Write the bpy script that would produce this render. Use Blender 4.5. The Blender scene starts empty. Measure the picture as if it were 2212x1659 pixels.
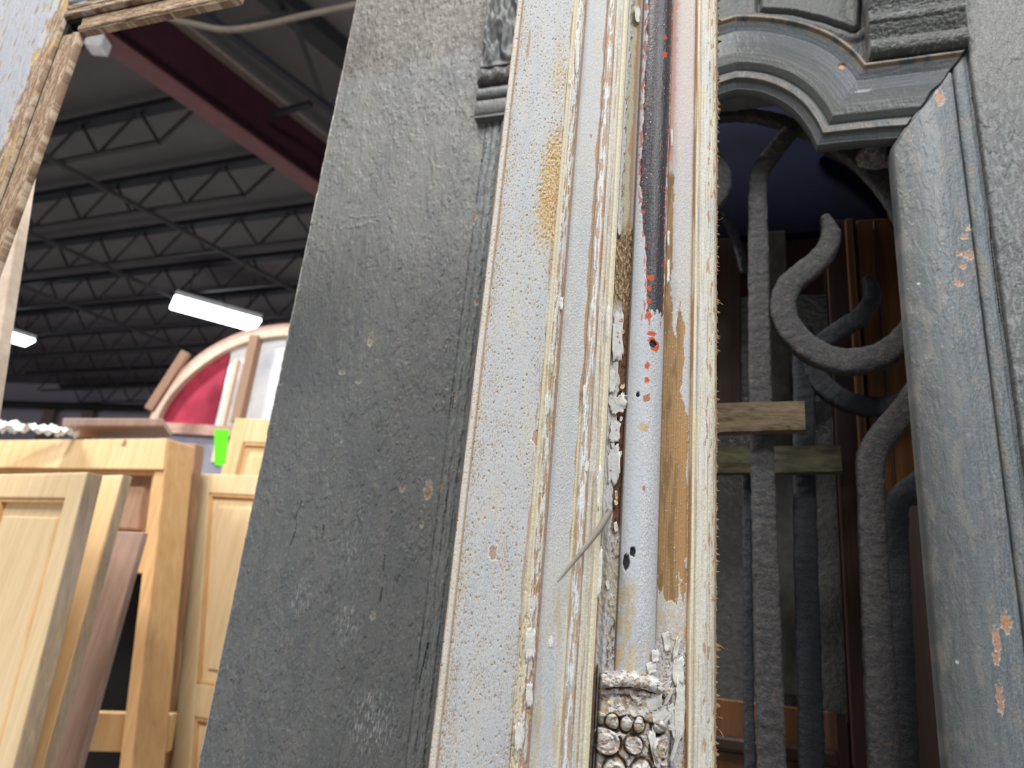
import bpy, math, random
import numpy as np
from mathutils import Matrix, Vector
random.seed(7)
sc = bpy.context.scene
col = sc.collection
# ------------------------------------------------------------------ camera
FPX = 1534.0
PITCH = math.atan(FPX / 4651); ROLL = math.radians(5.6)
CAM = np.array([0.0, 0.0, 1.5])
cd = bpy.data.cameras.new('camera'); cam = bpy.data.objects.new('camera', cd); col.objects.link(cam)
cd.sensor_width = 36; cd.lens = 36 * FPX / 2212; cd.clip_start = .02; cd.clip_end = 200
cam.matrix_world = Matrix.Translation(Vector(CAM)) @ Matrix.Rotation(math.pi/2 + PITCH, 4, 'X') @ Matrix.Rotation(ROLL, 4, 'Z')
cd.dof.use_dof = True; cd.dof.focus_distance = .66; cd.dof.aperture_fstop = 6.6
sc.camera = cam
sc.view_settings.view_transform = 'Standard'; sc.view_settings.look = 'None'
sc.view_settings.exposure = 0.0; sc.view_settings.gamma = 1
# ------------------------------------------------------------------ world and lamps
w = bpy.data.worlds.new('world'); sc.world = w; w.use_nodes = True
w.node_tree.nodes['Background'].inputs[0].default_value = (.93, .96, 1, 1)
w.node_tree.nodes['Background'].inputs[1].default_value = .56
def area(loc, aim, sx, sy, power, color=(1, .97, .94)):
    l = bpy.data.lights.new('led_and_bounce_light', 'AREA'); l.shape = 'RECTANGLE'; l.size = sx; l.size_y = sy; l.energy = power; l.color = color
    o = bpy.data.objects.new('led_and_bounce_light', l); col.objects.link(o); o.location = loc
    o.rotation_euler = (Vector(aim) - Vector(loc)).to_track_quat('-Z', 'Y').to_euler()
    return o
area((.5, -1.9, 4.7), (.0, .6, 1.8), 1.6, .25, 66, (.95, .98, 1))
area((1.6, -2.6, 4.8), (.2, .8, 1.8), 1.6, .3, 96, (.95, .98, 1))
area((-1.3, -.4, 5.2), (-2.4, 3.0, 1.4), 1.6, .3, 185)
area((-5.0, 3.0, 5.3), (-5, 3.2, 0), 1.6, .3, 500)
area((-6.0, 9.0, 5.2), (-6, 9.2, 0), 1.6, .3, 700)  # this far lamp and the next are added so floor bounce brightens the ceiling
area((-1.2, 5.5, 5.3), (-1.2, 5.7, 0), 1.6, .3, 300)

# ------------------------------------------------------------------ measuring helpers (photo pixel -> ray in the place)
def ray(px, py):
    l = np.array([(px-1106)/FPX, (829.5-py)/FPX, -1.])
    c, s = math.cos(ROLL), math.sin(ROLL); l = np.array([c*l[0]-s*l[1], s*l[0]+c*l[1], l[2]])
    a = math.pi/2 + PITCH; c, s = math.cos(a), math.sin(a)
    return np.array([l[0], c*l[1]-s*l[2], s*l[1]+c*l[2]])
def at(px, py, Y):
    r = ray(px, py); return CAM + r*(Y/r[1])
def onz(px, py, Z):
    r = ray(px, py); return CAM + r*((Z-CAM[2])/r[2])
class Plane:
    def __init__(s, o, yaw):
        s.yaw = math.radians(yaw); s.o = np.array([o[0], o[1], 0.]); s.d = np.array([math.cos(s.yaw), math.sin(s.yaw), 0]); s.n = np.array([-math.sin(s.yaw), math.cos(s.yaw), 0])
    def loc(s, px, py, off=0):
        r = ray(px, py); t = np.dot(s.o + s.n*off - CAM, s.n)/np.dot(r, s.n); p = CAM + r*t
        return np.array([np.dot(p-s.o, s.d), p[2]])
    def place(s, ob):
        ob.location = s.o; ob.rotation_euler = (0, 0, s.yaw); return ob
# ------------------------------------------------------------------ noise
def _h(i, j, k, seed):
    n = (i*374761393 + j*668265263 + k*2147483647 + seed*974634777) & 0xffffffff
    n = ((n ^ (n >> 13))*1274126177) & 0xffffffff
    n = n ^ (n >> 16)
    return (n & 0xffff)/65535.0
def vnoise(x, y, z=None, seed=0):
    if z is None:
        xi = np.floor(x).astype(np.int64); yi = np.floor(y).astype(np.int64); xf = x-xi; yf = y-yi
        u = xf*xf*xf*(xf*(xf*6-15)+10); v = yf*yf*yf*(yf*(yf*6-15)+10)
        def g(i, j, dx, dy):
            a = _h(i, j, 0, seed)*6.2831853; return np.cos(a)*dx + np.sin(a)*dy
        a = g(xi, yi, xf, yf); b = g(xi+1, yi, xf-1, yf); c = g(xi, yi+1, xf, yf-1); d = g(xi+1, yi+1, xf-1, yf-1)
        return (a + u*(b-a) + v*((c + u*(d-c)) - (a + u*(b-a))))*1.5
    xi = np.floor(x).astype(np.int64); yi = np.floor(y).astype(np.int64); zi = np.floor(z).astype(np.int64)
    f = [x-xi, y-yi, z-zi]; f = [t*t*(3-2*t) for t in f]; r = 0
    for a in (0, 1):
        for b in (0, 1):
            for c in (0, 1):
                r = r + _h(xi+a, yi+b, zi+c, seed)*(f[0] if a else 1-f[0])*(f[1] if b else 1-f[1])*(f[2] if c else 1-f[2])
    return r*2-1
def fbm(x, y, oct=4, seed=0, gain=.5):
    r = 0; a = 1; t = 0
    for o in range(oct):
        r = r + a*vnoise(x, y, seed=seed+o*17); t += a; a *= gain; x = x*2.03+3.1; y = y*2.03+1.7
    return r/t*1.4
def fbm3(p, s, oct=3, seed=0):
    r = 0; a = 1; t = 0; x, y, z = p[:, 0]/s, p[:, 1]/s, p[:, 2]/s
    for o in range(oct):
        r = r + a*vnoise(x, y, z, seed+o*13); t += a; a *= .5; x, y, z = x*2.1+5, y*2.1+3, z*2.1+1
    return r/t
def S(a, b, x):
    t = np.clip((x-a)/(b-a), 0, 1); return t*t*(3-2*t)
def band(a, b, x, e=.4): return S(a-e, a+e, x)*(1-S(b-e, b+e, x))
def lin(c): return np.array([((v/255)/12.92 if v <= 10 else ((v/255+.055)/1.055)**2.4) for v in c])
def mixc(A, c, m): return A*(1-m[..., None]) + (lin(c) if not isinstance(c, np.ndarray) else c)*m[..., None]

# ------------------------------------------------------------------ object helpers
def tag(o, label=None, cat=None, group=None, kind=None):
    if label: o['label'] = label
    if cat: o['category'] = cat
    if group: o['group'] = group
    if kind: o['kind'] = kind
    return o
def empty(name, label, cat, loc=(0, 0, 0), rz=0, group=None):
    o = bpy.data.objects.new(name, None); col.objects.link(o); o.location = loc; o.rotation_euler = (0, 0, rz)
    o.empty_display_size = .05
    return tag(o, label, cat, group)
def mesh(name, V, Fc, mat, parent=None, smooth=False, bevel=0):
    me = bpy.data.meshes.new(name); me.from_pydata([tuple(map(float, v)) for v in V], [], Fc); me.update()
    o = bpy.data.objects.new(name, me); col.objects.link(o)
    if mat: me.materials.append(mat)
    if parent: o.parent = parent
    if smooth: me.polygons.foreach_set('use_smooth', [True]*len(me.polygons))
    if bevel:
        b = o.modifiers.new('bevel', 'BEVEL'); b.width = bevel; b.segments = 2; b.limit_method = 'ANGLE'
    return o
class MB:
    def __init__(s): s.v = []; s.f = []
    def add(s, V, Fc):
        n = len(s.v); s.v += [tuple(map(float, v)) for v in V]; s.f += [tuple(i+n for i in f) for f in Fc]; return s
    def hexa(s, c):   # 8 corners: 4 front ccw, 4 back
        return s.add(c, [(0, 1, 2, 3), (7, 6, 5, 4), (0, 4, 5, 1), (1, 5, 6, 2), (2, 6, 7, 3), (3, 7, 4, 0)])
    def box(s, a, b):
        x0, y0, z0 = a; x1, y1, z1 = b
        return s.hexa([(x0, y0, z0), (x1, y0, z0), (x1, y0, z1), (x0, y0, z1), (x0, y1, z0), (x1, y1, z0), (x1, y1, z1), (x0, y1, z1)])
    def bar(s, p, q, w, h=None, up=(0, 0, 1)):
        p = Vector(p); q = Vector(q); h = h or w; d = (q-p).normalized(); sd = d.cross(Vector(up))
        if sd.length < 1e-3: sd = d.cross(Vector((1, 0, 0)))
        sd.normalize(); u = sd.cross(d); sd *= w/2; u *= h/2
        return s.hexa([p-sd-u, p+sd-u, p+sd+u, p-sd+u, q-sd-u, q+sd-u, q+sd+u, q-sd+u])
    def prism(s, poly, w0, w1):   # poly in (u,z)
        n = len(poly); V = [(u, w0, z) for u, z in poly] + [(u, w1, z) for u, z in poly]
        return s.add(V, [tuple(range(n)), tuple(range(2*n-1, n-1, -1))] + [(i, i+n, (i+1) % n+n, (i+1) % n) for i in range(n)])
    def build(s, name, mat, parent=None, smooth=False, bevel=0): return mesh(name, s.v, s.f, mat, parent, smooth, bevel)
def grid_mesh(name, P, mat, parent=None, rgb=None, rough=None, wrapu=False, cap=False):
    r, c = P.shape[:2]; V = P.reshape(-1, 3)
    idx = np.arange(r*c).reshape(r, c)
    if wrapu: idx = np.concatenate([idx, idx[:, :1]], 1)
    Q = np.stack([idx[:-1, :-1], idx[:-1, 1:], idx[1:, 1:], idx[1:, :-1]], -1).reshape(-1, 4)
    me = bpy.data.meshes.new(name); nf = len(Q)
    me.vertices.add(len(V)); me.vertices.foreach_set('co', V.astype(np.float32).ravel())
    me.loops.add(nf*4); me.loops.foreach_set('vertex_index', Q.astype(np.int32).ravel())
    me.polygons.add(nf); me.polygons.foreach_set('loop_start', np.arange(0, nf*4, 4, dtype=np.int32))
    me.polygons.foreach_set('use_smooth', np.ones(nf, dtype=bool))
    me.update(calc_edges=True)
    if rgb is not None:
        a = me.color_attributes.new('Paint', 'FLOAT_COLOR', 'POINT')
        C = np.ones((len(V), 4), np.float32); C[:, :3] = np.clip(rgb.reshape(-1, 3), 0, 1); C[:, 3] = 1; a.data.foreach_set('color', C.ravel())
        b = me.attributes.new('Rough', 'FLOAT', 'POINT')
        b.data.foreach_set('value', (rough if rough is not None else np.full(len(V), .7)).astype(np.float32).ravel())
    o = bpy.data.objects.new(name, me); col.objects.link(o)
    if mat: me.materials.append(mat)
    if parent: o.parent = parent
    return o
def relief(name, us, vs, fn, mat, parent, skirt=.012, w0=0., top=False):
    """panel of worked and painted wood: fn(u_mm, z_m) -> height mm, colour, roughness"""
    U, V = np.meshgrid(us, vs); H, C, R = fn(U*1000, V)
    P = np.stack([U, w0 - H/1000, V], -1)
    for side in (0, -1):
        e = P[:, side:side+1 or None].copy(); e[..., 1] = w0 + skirt
        ce = C[:, side:side+1 or None]; re = R[:, side:side+1 or None]
        if side == 0: P = np.concatenate([e, P], 1); C = np.concatenate([ce, C], 1); R = np.concatenate([re, R], 1)
        else: P = np.concatenate([P, e], 1); C = np.concatenate([C, ce], 1); R = np.concatenate([R, re], 1)
    for side in ((0, -1) if top else ()):
        e = P[side:side+1 or None].copy(); e[..., 1] = w0 + skirt
        ce = C[side:side+1 or None]; re = R[side:side+1 or None]
        if side == 0: P = np.concatenate([e, P], 0); C = np.concatenate([ce, C], 0); R = np.concatenate([re, R], 0)
        else: P = np.concatenate([P, e], 0); C = np.concatenate([C, ce], 0); R = np.concatenate([R, re], 0)
    return grid_mesh(name, P, mat, parent, C, R)
def catmull(pts, n=8):
    pts = [np.array(p, float) for p in pts]; q = [2*pts[0]-pts[1]] + pts + [2*pts[-1]-pts[-2]]; out = []
    for i in range(1, len(q)-2):
        for k in range(n):
            t = k/n; a, b, c, d = q[i-1:i+3]
            out.append(.5*(2*b + (c-a)*t + (2*a-5*b+4*c-d)*t*t + (3*b-a-3*c+d)*t**3))
    out.append(pts[-1]); return np.array(out)
def iron(name, pts, widths, depth, mat, parent, w=0., seed=1, amp=.0021, sq=3.4, step=.002, smooth=True):
    """hand-forged bar following pts (u,z) in the plane of its parent; rough skin"""
    P = catmull(pts, 10) if smooth else np.array(pts, float)
    W = np.interp(np.linspace(0, 1, len(P)), np.linspace(0, 1, len(widths)), widths)
    L = np.concatenate([[0], np.cumsum(np.linalg.norm(np.diff(P, axis=0), axis=1))])
    n = max(int(L[-1]/step), 8); s = np.linspace(0, L[-1], n)
    X = np.interp(s, L, P[:, 0]); Z = np.interp(s, L, P[:, 1]); W = np.interp(s, L, W)
    tx = np.gradient(X); tz = np.gradient(Z); l = np.hypot(tx, tz); tx /= l; tz /= l
    k = 28; a = np.linspace(0, 2*math.pi, k, endpoint=False)
    ca = np.sign(np.cos(a))*np.abs(np.cos(a))**(2/sq); sa = np.sign(np.sin(a))*np.abs(np.sin(a))**(2/sq)
    end = np.clip(np.minimum(s, L[-1]-s)/(W*.35), 0, 1); end = np.sqrt(1-(1-end)**2)*.97+.03
    G = np.zeros((n, k, 3))
    A = W[:, None]/2*ca[None]*end[:, None]; B = depth/2*sa[None]*end[:, None]
    G[..., 0] = X[:, None] + tz[:, None]*A; G[..., 2] = Z[:, None] - tx[:, None]*A; G[..., 1] = w + B
    q = G.reshape(-1, 3); nz = (fbm3(q, .006, 4, seed)*.7 + fbm3(q, .02, 2, seed+5)*.6).reshape(n, k)*amp
    G[..., 0] += tz[:, None]*nz*ca; G[..., 2] -= tx[:, None]*nz*ca; G[..., 1] += nz*sa
    return grid_mesh(name, G, mat, parent, wrapu=True)
def tube(name, pts, r, mat, parent=None, k=10):
    P = [Vector(p) for p in catmull(pts, 8)] if len(pts) > 2 else [Vector(p) for p in pts]; G = []
    for i, p in enumerate(P):
        t = (P[min(i+1, len(P)-1)] - P[max(i-1, 0)]).normalized(); a = t.cross(Vector((0, .2, 1))).normalized(); b = t.cross(a)
        rr = r(i/(len(P)-1)) if callable(r) else r
        G.append([p + a*rr*math.cos(2*math.pi*j/k) + b*rr*math.sin(2*math.pi*j/k) for j in range(k)])
    return grid_mesh(name, np.array(G), mat, parent, wrapu=True)

# ------------------------------------------------------------------ materials
class NT:
    def __init__(s, name):
        s.m = bpy.data.materials.new(name); s.m.use_nodes = True; s.t = s.m.node_tree; s.b = s.t.nodes['Principled BSDF']
        s.co = s.t.nodes.new('ShaderNodeTexCoord').outputs['Object']
    def n(s, typ, **kw):
        x = s.t.nodes.new(typ)
        for k, v in kw.items(): setattr(x, k, v)
        return x
    def lk(s, a, b): s.t.links.new(a, b)
    def noise(s, sc_, detail=4, rough=.55, st=(1, 1, 1), dist=0):
        m = s.n('ShaderNodeMapping'); m.inputs['Scale'].default_value = st; s.lk(s.co, m.inputs[0])
        x = s.n('ShaderNodeTexNoise'); x.inputs['Scale'].default_value = sc_; x.inputs['Detail'].default_value = detail
        x.inputs['Roughness'].default_value = rough; x.inputs['Distortion'].default_value = dist; s.lk(m.outputs[0], x.inputs['Vector']); return x.outputs['Fac']
    def ramp(s, f, stops):
        r = s.n('ShaderNodeValToRGB'); e = r.color_ramp.elements
        while len(e) < len(stops): e.new(.5)
        for i, (p, c) in enumerate(stops):
            e[i].position = p; e[i].color = (*lin(c), 1) if len(c) == 3 else c
        s.lk(f, r.inputs[0]); return r.outputs[0]
    def mix(s, a, b, f, mode='MIX'):
        x = s.n('ShaderNodeMix', data_type='RGBA', blend_type=mode)
        for v, i in ((f, 0), (a, 6), (b, 7)):
            if isinstance(v, (int, float)): x.inputs[i].default_value = v
            elif isinstance(v, tuple): x.inputs[i].default_value = (*lin(v), 1)
            else: s.lk(v, x.inputs[i])
        return x.outputs[2]
    def bump(s, f, strength, dist=.001, prev=None):
        b = s.n('ShaderNodeBump'); b.inputs['Strength'].default_value = strength; b.inputs['Distance'].default_value = dist; s.lk(f, b.inputs['Height'])
        if prev: s.lk(prev, b.inputs['Normal'])
        return b.outputs[0]
    def out(s, c, rough=.6, nrm=None, metal=0, spec=.5):
        if isinstance(c, tuple): s.b.inputs['Base Color'].default_value = (*lin(c), 1)
        else: s.lk(c, s.b.inputs['Base Color'])
        if isinstance(rough, (int, float)): s.b.inputs['Roughness'].default_value = rough
        else: s.lk(rough, s.b.inputs['Roughness'])
        s.b.inputs['Metallic'].default_value = metal; s.b.inputs['Specular IOR Level'].default_value = spec
        if nrm: s.lk(nrm, s.b.inputs['Normal'])
        return s.m
WH = (255, 255, 255); BK = (0, 0, 0)
def m_wood(name, c1, c2, c3=None, sc_=1, rough=.6, gloss=.4, bump=.3):
    t = NT(name); g = t.noise(14*sc_, 5, .6, (3, 3, .16), .6); g2 = t.noise(90*sc_, 3, .6, (1, 1, .03)); big = t.noise(3*sc_, 3, .5, (1, 1, .35))
    c = t.ramp(g, [(.3, c1), (.7, c2)]); c = t.mix(c, c3 or c1, t.ramp(big, [(.5, BK), (.75, (190, 190, 190))]))
    c = t.mix(c, (150, 110, 70), t.ramp(g2, [(.55, BK), (.8, (110, 110, 110))]), 'MULTIPLY')
    return t.out(c, rough, t.bump(g2, bump, .002), spec=gloss)
def m_plain(name, c, rough=.7, c2=None, sc_=20, bump=.2, metal=0, st=(1, 1, 1), dist=.002, spec=.4):
    t = NT(name); f = t.noise(sc_, 5, .6, st)
    cc = t.ramp(f, [(.3, c), (.7, c2 or tuple(int(v*.85) for v in c))])
    return t.out(cc, rough, t.bump(f, bump, dist), metal, spec)
def m_paint(name, fine=900, amp=.35, spec=.35, speck=None, stretch=(1, 1, 1)):
    """worn paint: colour and gloss come with each surface, grain added at fine scale"""
    t = NT(name); a = t.n('ShaderNodeAttribute', attribute_name='Paint'); r = t.n('ShaderNodeAttribute', attribute_name='Rough')
    f = t.noise(fine, 4, .65, stretch); g = t.noise(fine*.22, 4, .6, stretch)
    c = t.mix(a.outputs['Color'], t.ramp(f, [(.3, (205, 203, 200)), (.62, WH)]), 1.0, 'MULTIPLY')
    if speck:
        s = t.noise(fine*.55, 3, .6, (1, 1, .35)); c = t.mix(c, speck, t.ramp(s, [(.64, BK), (.70, (150, 150, 150))]))
    n = t.bump(g, amp*.8, .0009); n = t.bump(f, amp, .0004, n)
    return t.out(c, r.outputs['Fac'], n, spec=spec)
def m_glass(name, c, rough=.3, sc_=120, bump=.6, trans=.6):
    t = NT(name); f = t.noise(sc_, 4, .6); cc = t.ramp(f, [(.3, c), (.75, tuple(min(255, int(v*1.25)+6) for v in c))])
    t.b.inputs['Transmission Weight'].default_value = trans
    return t.out(cc, rough, t.bump(f, bump, .003))
def m_emit(name, c, s):
    t = NT(name); t.b.inputs['Emission Color'].default_value = (*lin(c), 1); t.b.inputs['Emission Strength'].default_value = s; return t.out(c, .5)
def m_iron(name, base, dust, amt=.5):
    t = NT(name); f = t.noise(260, 5, .7); g = t.noise(45, 4, .6, (1, 1, 1)); h = t.noise(700, 3, .6)
    c = t.ramp(f, [(.3, tuple(int(v*.55) for v in base)), (.6, base)])
    c = t.mix(c, dust, t.ramp(t.noise(110, 5, .7), [(.5, BK), (.68, tuple([int(255*amt)]*3))]))
    c = t.mix(c, (150, 142, 134), t.ramp(h, [(.69, BK), (.74, (120, 120, 120))]))
    n = t.bump(f, .8, .0025); n = t.bump(g, .5, .004, n)
    return t.out(c, .62, n, .0, .45)

MT = dict(
    casing=m_paint('peeling_white_paint', 1500, .45, .3), grey=m_paint('old_grey_paint', 700, .35, .45), sash=m_paint('weathered_sash_paint', 600, .5, .3),
    rawwood=m_wood('raw_sawn_wood', (205, 170, 120), (165, 125, 80), (120, 85, 55), 3),
    greywood=m_plain('dark_aged_timber', (82, 80, 78), .8, (60, 58, 57), 40),
    iron=m_iron('dusty_wrought_iron', (54, 53, 55), (104, 92, 82), .7), iron_back=m_iron('blued_wrought_iron', (34, 38, 46), (62, 62, 66), .5),
    pine=m_wood('pale_pine', (238, 206, 158), (218, 178, 124), (242, 216, 174), 1), pine_pale=m_wood('bleached_pine', (238, 214, 172), (222, 192, 144), (243, 224, 190), 1),
    pine_orange=m_wood('orange_pine', (226, 184, 132), (204, 158, 104), (234, 198, 150), 1), brown=m_wood('brown_aged_wood', (172, 136, 110), (142, 108, 86), (158, 126, 106), 1),
    pink=m_wood('dusty_rose_brown_wood', (168, 144, 132), (138, 114, 104), (156, 132, 122), 1), edge=m_wood('grimy_door_edge', (190, 166, 136), (146, 128, 110), (176, 164, 156), 1.6),
    slat=m_plain('dusty_pallet_wood', (100, 86, 64), .9, (74, 62, 46), 60, .8, st=(.25, 1, 1), dist=.006), slat2=m_plain('olive_stained_wood', (76, 72, 50), .9, (50, 48, 34), 60, .7, st=(.25, 1, 1), dist=.006),
    oak=m_wood('varnished_brown_wood', (116, 78, 46), (76, 48, 28), (96, 62, 36), 1.5, .35), darkoak=m_wood('dark_stained_wood', (58, 34, 26), (40, 24, 20), (50, 30, 24), 1.5, .5),
    girder=m_plain('maroon_primer_steel', (46, 6, 24), .6, (36, 4, 18), 4, .05), joist=m_plain('dark_blue_steel', (26, 27, 36), .6, (20, 20, 26), 4, .05), joist_web=m_plain('dark_grey_steel', (52, 50, 52), .6, (44, 42, 44), 4, .05),
    deck=m_plain('grey_roof_insulation', (102, 98, 101), .95, (92, 88, 91), 2, .1), wall=m_plain('pale_lavender_wall', (170, 164, 178), .9, (158, 152, 166), 1.5, .05),
    column=m_plain('tan_steel_column', (128, 112, 108), .7), pipe=m_plain('black_pipe', (26, 26, 30), .5),
    concrete=m_plain('grey_concrete', (150, 148, 145), .8, (128, 126, 124), 3), lamp=m_emit('led_diffuser', (235, 248, 255), 14), housing=m_plain('white_lamp_housing', (225, 228, 230), .5),
    cable=m_plain('tan_cable', (120, 110, 100), .6), green=m_plain('neon_green_card', (112, 252, 28), .6, (104, 246, 22)),
    blueglass=m_plain('deep_blue_glass', (7, 15, 46), .75, (4, 8, 26), 5, .05, spec=.15), hammered=m_glass('hammered_grey_glass', (66, 64, 63), .14, 85, 1.0, .1),
    redglass=m_glass('ruby_glass', (150, 44, 66), .3, 9, .3, .1), milk=m_glass('frosted_glass', (206, 212, 222), .5, 6, .1, .05), film=m_glass('plastic_film', (205, 226, 236), .2, 18, 1., .2),
    cream=m_plain('chipped_cream_paint', (224, 210, 190), .6, (206, 180, 160), 40), rose=m_plain('pinkish_aged_paint', (196, 160, 148), .6, (170, 130, 116), 40),
    flake=m_plain('curled_white_paint', (222, 221, 218), .6, (205, 200, 190), 300, .4), flake_cream=m_plain('curled_cream_paint', (226, 212, 176), .6, (200, 176, 130), 300, .4),
    black=m_plain('gap_shadow_black', (14, 13, 13), .9), splinter=m_plain('torn_wood_fibre', (196, 164, 122), .8, (120, 90, 62), 200, .5),  # black serves the gaps and the painted shadow behind the pine door
)

# ================================================================== THE HALL
def quadbox(name, kind_label, pts_z, *a): pass
b = MB().box((-34, -8, -.1), (16, 34, 0)).build('floor', MT['concrete']); tag(b, kind='structure')
b = MB().box((-34, -6, 6.32), (16, 34, 6.5)).build('ceiling', MT['deck']); tag(b, kind='structure')
# back wall: seen left under the roof, runs parallel to the joists
aw = math.radians(-14)
def wallpt(s, off=0): return np.array([-10.5, 18.0, 0]) + np.array([math.cos(aw), math.sin(aw), 0])*s + np.array([-math.sin(aw), math.cos(aw), 0])*off
p, q = wallpt(-24), wallpt(26)
bk = MB(); n_ = np.array([-math.sin(aw), math.cos(aw), 0])*.3
bk.hexa([p, q, q+[0, 0, 6.32], p+[0, 0, 6.32], p+n_, q+n_, q+n_+[0, 0, 6.32], p+n_+[0, 0, 6.32]])
tag(bk.build('wall_back', MT['wall']), kind='structure')
for px, lb in ((112, 'tan steel column on the far wall, the one further left'), (196, 'tan steel column on the far wall, the one nearer the arched window')):
    r = ray(px, 890); o_ = wallpt(0, -.12); nn = np.array([-math.sin(aw), math.cos(aw), 0]); t = np.dot(o_-CAM, nn)/np.dot(r, nn); c = CAM + r*t
    e = empty('wall_column', lb, 'column', (c[0], c[1], 0), aw)
    m = MB().box((-.16, -.1, 0), (.16, -.07, 5.6)).box((-.16, .07, 0), (.16, .1, 5.6)).box((-.02, -.07, 0), (.02, .07, 5.6)); m.build('shaft', MT['column'], e)
    MB().box((-.24, -.14, 5.6), (.24, .14, 5.66)).build('cap_plate', MT['column'], e)
pa = wallpt(-9, -.35); pb = wallpt(9, -.35)
o = tube('pipe', [(pa[0], pa[1], 5.62), (pb[0], pb[1], 5.62)], .09, MT['pipe']); tag(o, 'black pipe running along the top of the far wall', 'pipe')

# red girder
g0 = onz(168, 69, 5.55); g1 = onz(684, 426, 5.55); gd = (g1-g0); gd[2] = 0; gd /= np.linalg.norm(gd); gn = np.array([gd[1], -gd[0], 0])
ga, gb = g0 - gd*4, g1 + gd*8.6
e = empty('steel_girder', 'maroon steel girder crossing the dark ceiling diagonally', 'girder', tuple(ga), 0)
def gbar(z0, z1, o0, o1, nm, mt):
    A = ga*[1, 1, 0] + gn*o0; B = gb*[1, 1, 0] + gn*o0; A2 = ga*[1, 1, 0] + gn*o1; B2 = gb*[1, 1, 0] + gn*o1; z = np.array([0, 0, 1.])
    L = ga
    m = MB().hexa([v-L for v in (A+z*z0, A2+z*z0, A2+z*z1, A+z*z1, B+z*z0, B2+z*z0, B2+z*z1, B+z*z1)]); return m.build(nm, mt, e)
fl = m_plain('lit_maroon_steel', (106, 68, 68), .5, (92, 58, 60), 3, .05)  # girder's maroon made paler, light on the bottom flange painted in
gbar(5.55, 5.575, 0, .2, 'bottom_flange', fl); gbar(5.575, 6.12, .09, .11, 'web', MT['girder']); gbar(6.12, 6.15, 0, .2, 'top_flange', MT['column'])
# open-web joists ending on the girder
jd = np.array([-math.cos(math.radians(-22)), -math.sin(math.radians(-22)), 0])
def joist(start, ln, zt=6.12, zb=5.66, dirv=jd, lab='dark open-web steel joist with zigzag bracing running left from the maroon girder', grp='open-web ceiling joists', cw=.13, nm='open_web_joist'):
    e = empty(nm, lab, 'joist', (start[0], start[1], 0), math.atan2(dirv[1], dirv[0]), grp)
    MB().bar((0, 0, zt), (ln, 0, zt), cw, .07).build('top_chord', MT['joist'], e)
    MB().bar((.75, 0, zb), (ln-.7, 0, zb), .05, .035).build('bottom_chord', MT['joist_web'], e)
    m = MB(); x = .75; up = False; m.bar((.25, 0, zt), (.75, 0, zb), .028)
    while x < ln-.8:
        m.bar((x, 0, zb if not up else zt), (x+.42, 0, zt if not up else zb), .024); x += .42; up = not up
    m.build('web_bracing', MT['joist_web'], e); return e
h0 = onz(240, 150, 5.55)*[1, 1, 0]
ORD = ['nearest', 'second nearest', 'third nearest', 'fourth nearest', 'fifth nearest', 'sixth nearest', 'seventh nearest', 'fifth farthest', 'fourth farthest', 'third farthest', 'second farthest', 'farthest']
ORD = ORD[:7] + ['fourth farthest', 'third farthest', 'second farthest', 'farthest']
for k in range(-1, 10): joist(h0 + gd*(k*1.02) - gn*.0, 11.5 + k*.3, lab='dark open-web joist left of the maroon girder, %s one of the row' % ORD[k+1])
for off in (2.1, 4.2, 6.3):
    a = h0 + gd*-1.4 + jd*off; c = h0 + gd*10.2 + jd*off
    for z, in ((5.61,),):
        m = MB().bar((0, 0, 0), tuple(c-a), .045); o = m.build('bridging_rod', MT['joist_web']); o.location = (a[0], a[1], z)
        tag(o, 'thin %s bridging rod crossing under the joists parallel to the maroon girder' % {2.1: 'nearest', 4.2: 'middle', 6.3: 'outermost'}[off], 'rod')
# truss right of the girder
t0 = onz(480, 60, 5.6)*[1, 1, 0]; t1 = onz(720, 240, 5.6)*[1, 1, 0]; td = (t1-t0)/np.linalg.norm(t1-t0)
e = empty('roof_truss', 'heavy dark truss with black top chord between the girder and the grey plank', 'truss', tuple(t0-td*4), math.atan2(td[1], td[0]))
MB().bar((0, 0, 6.22), (22, 0, 6.22), .2, .14).build('top_chord', MT['pipe'], e); MB().bar((0, 0, 5.6), (22, 0, 5.6), .06, .05).build('bottom_chord', MT['joist'], e)
m = MB(); x = 0; up = False
while x < 21: m.bar((x, 0, 6.2 if up else 5.6), (x+.5, 0, 5.6 if up else 6.2), .035); x += .5; up = not up
m.build('web_bracing', MT['joist_web'], e)
A = onz(585, 248, 5.85); B = onz(672, 224, 5.85); o = MB().bar((0, 0, 0), tuple(B-A), .05).build('cross_strut', MT['joist']); o.location = A; tag(o, 'short black cross strut beside the maroon girder', 'strut')
# hanging cable
pts = [onz(x, y, z) for x, y, z in ((215, -30, 5.4), (345, 32, 5.3), (420, 52, 5.25), (490, 64, 5.2), (570, 54, 5.25), (660, 33, 5.3), (780, 8, 5.4))]
o = tube('cable', pts, .022, MT['cable']); tag(o, 'tan cable sagging across the ceiling at the top left', 'cable')
A = onz(262, 52, 5.55); A = ga*[1, 1, 0] + gd*np.dot(A-ga, gd) + gn*.1 + [0, 0, 5.49]; o = mesh('junction_box', *(lambda m: (m.v, m.f))(MB().box((-.07, -.07, -.06), (.07, .07, .06))), MT['housing'], bevel=.02); o.location = A; tag(o, 'small pale junction box at the upper end of the maroon girder', 'box')
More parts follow.
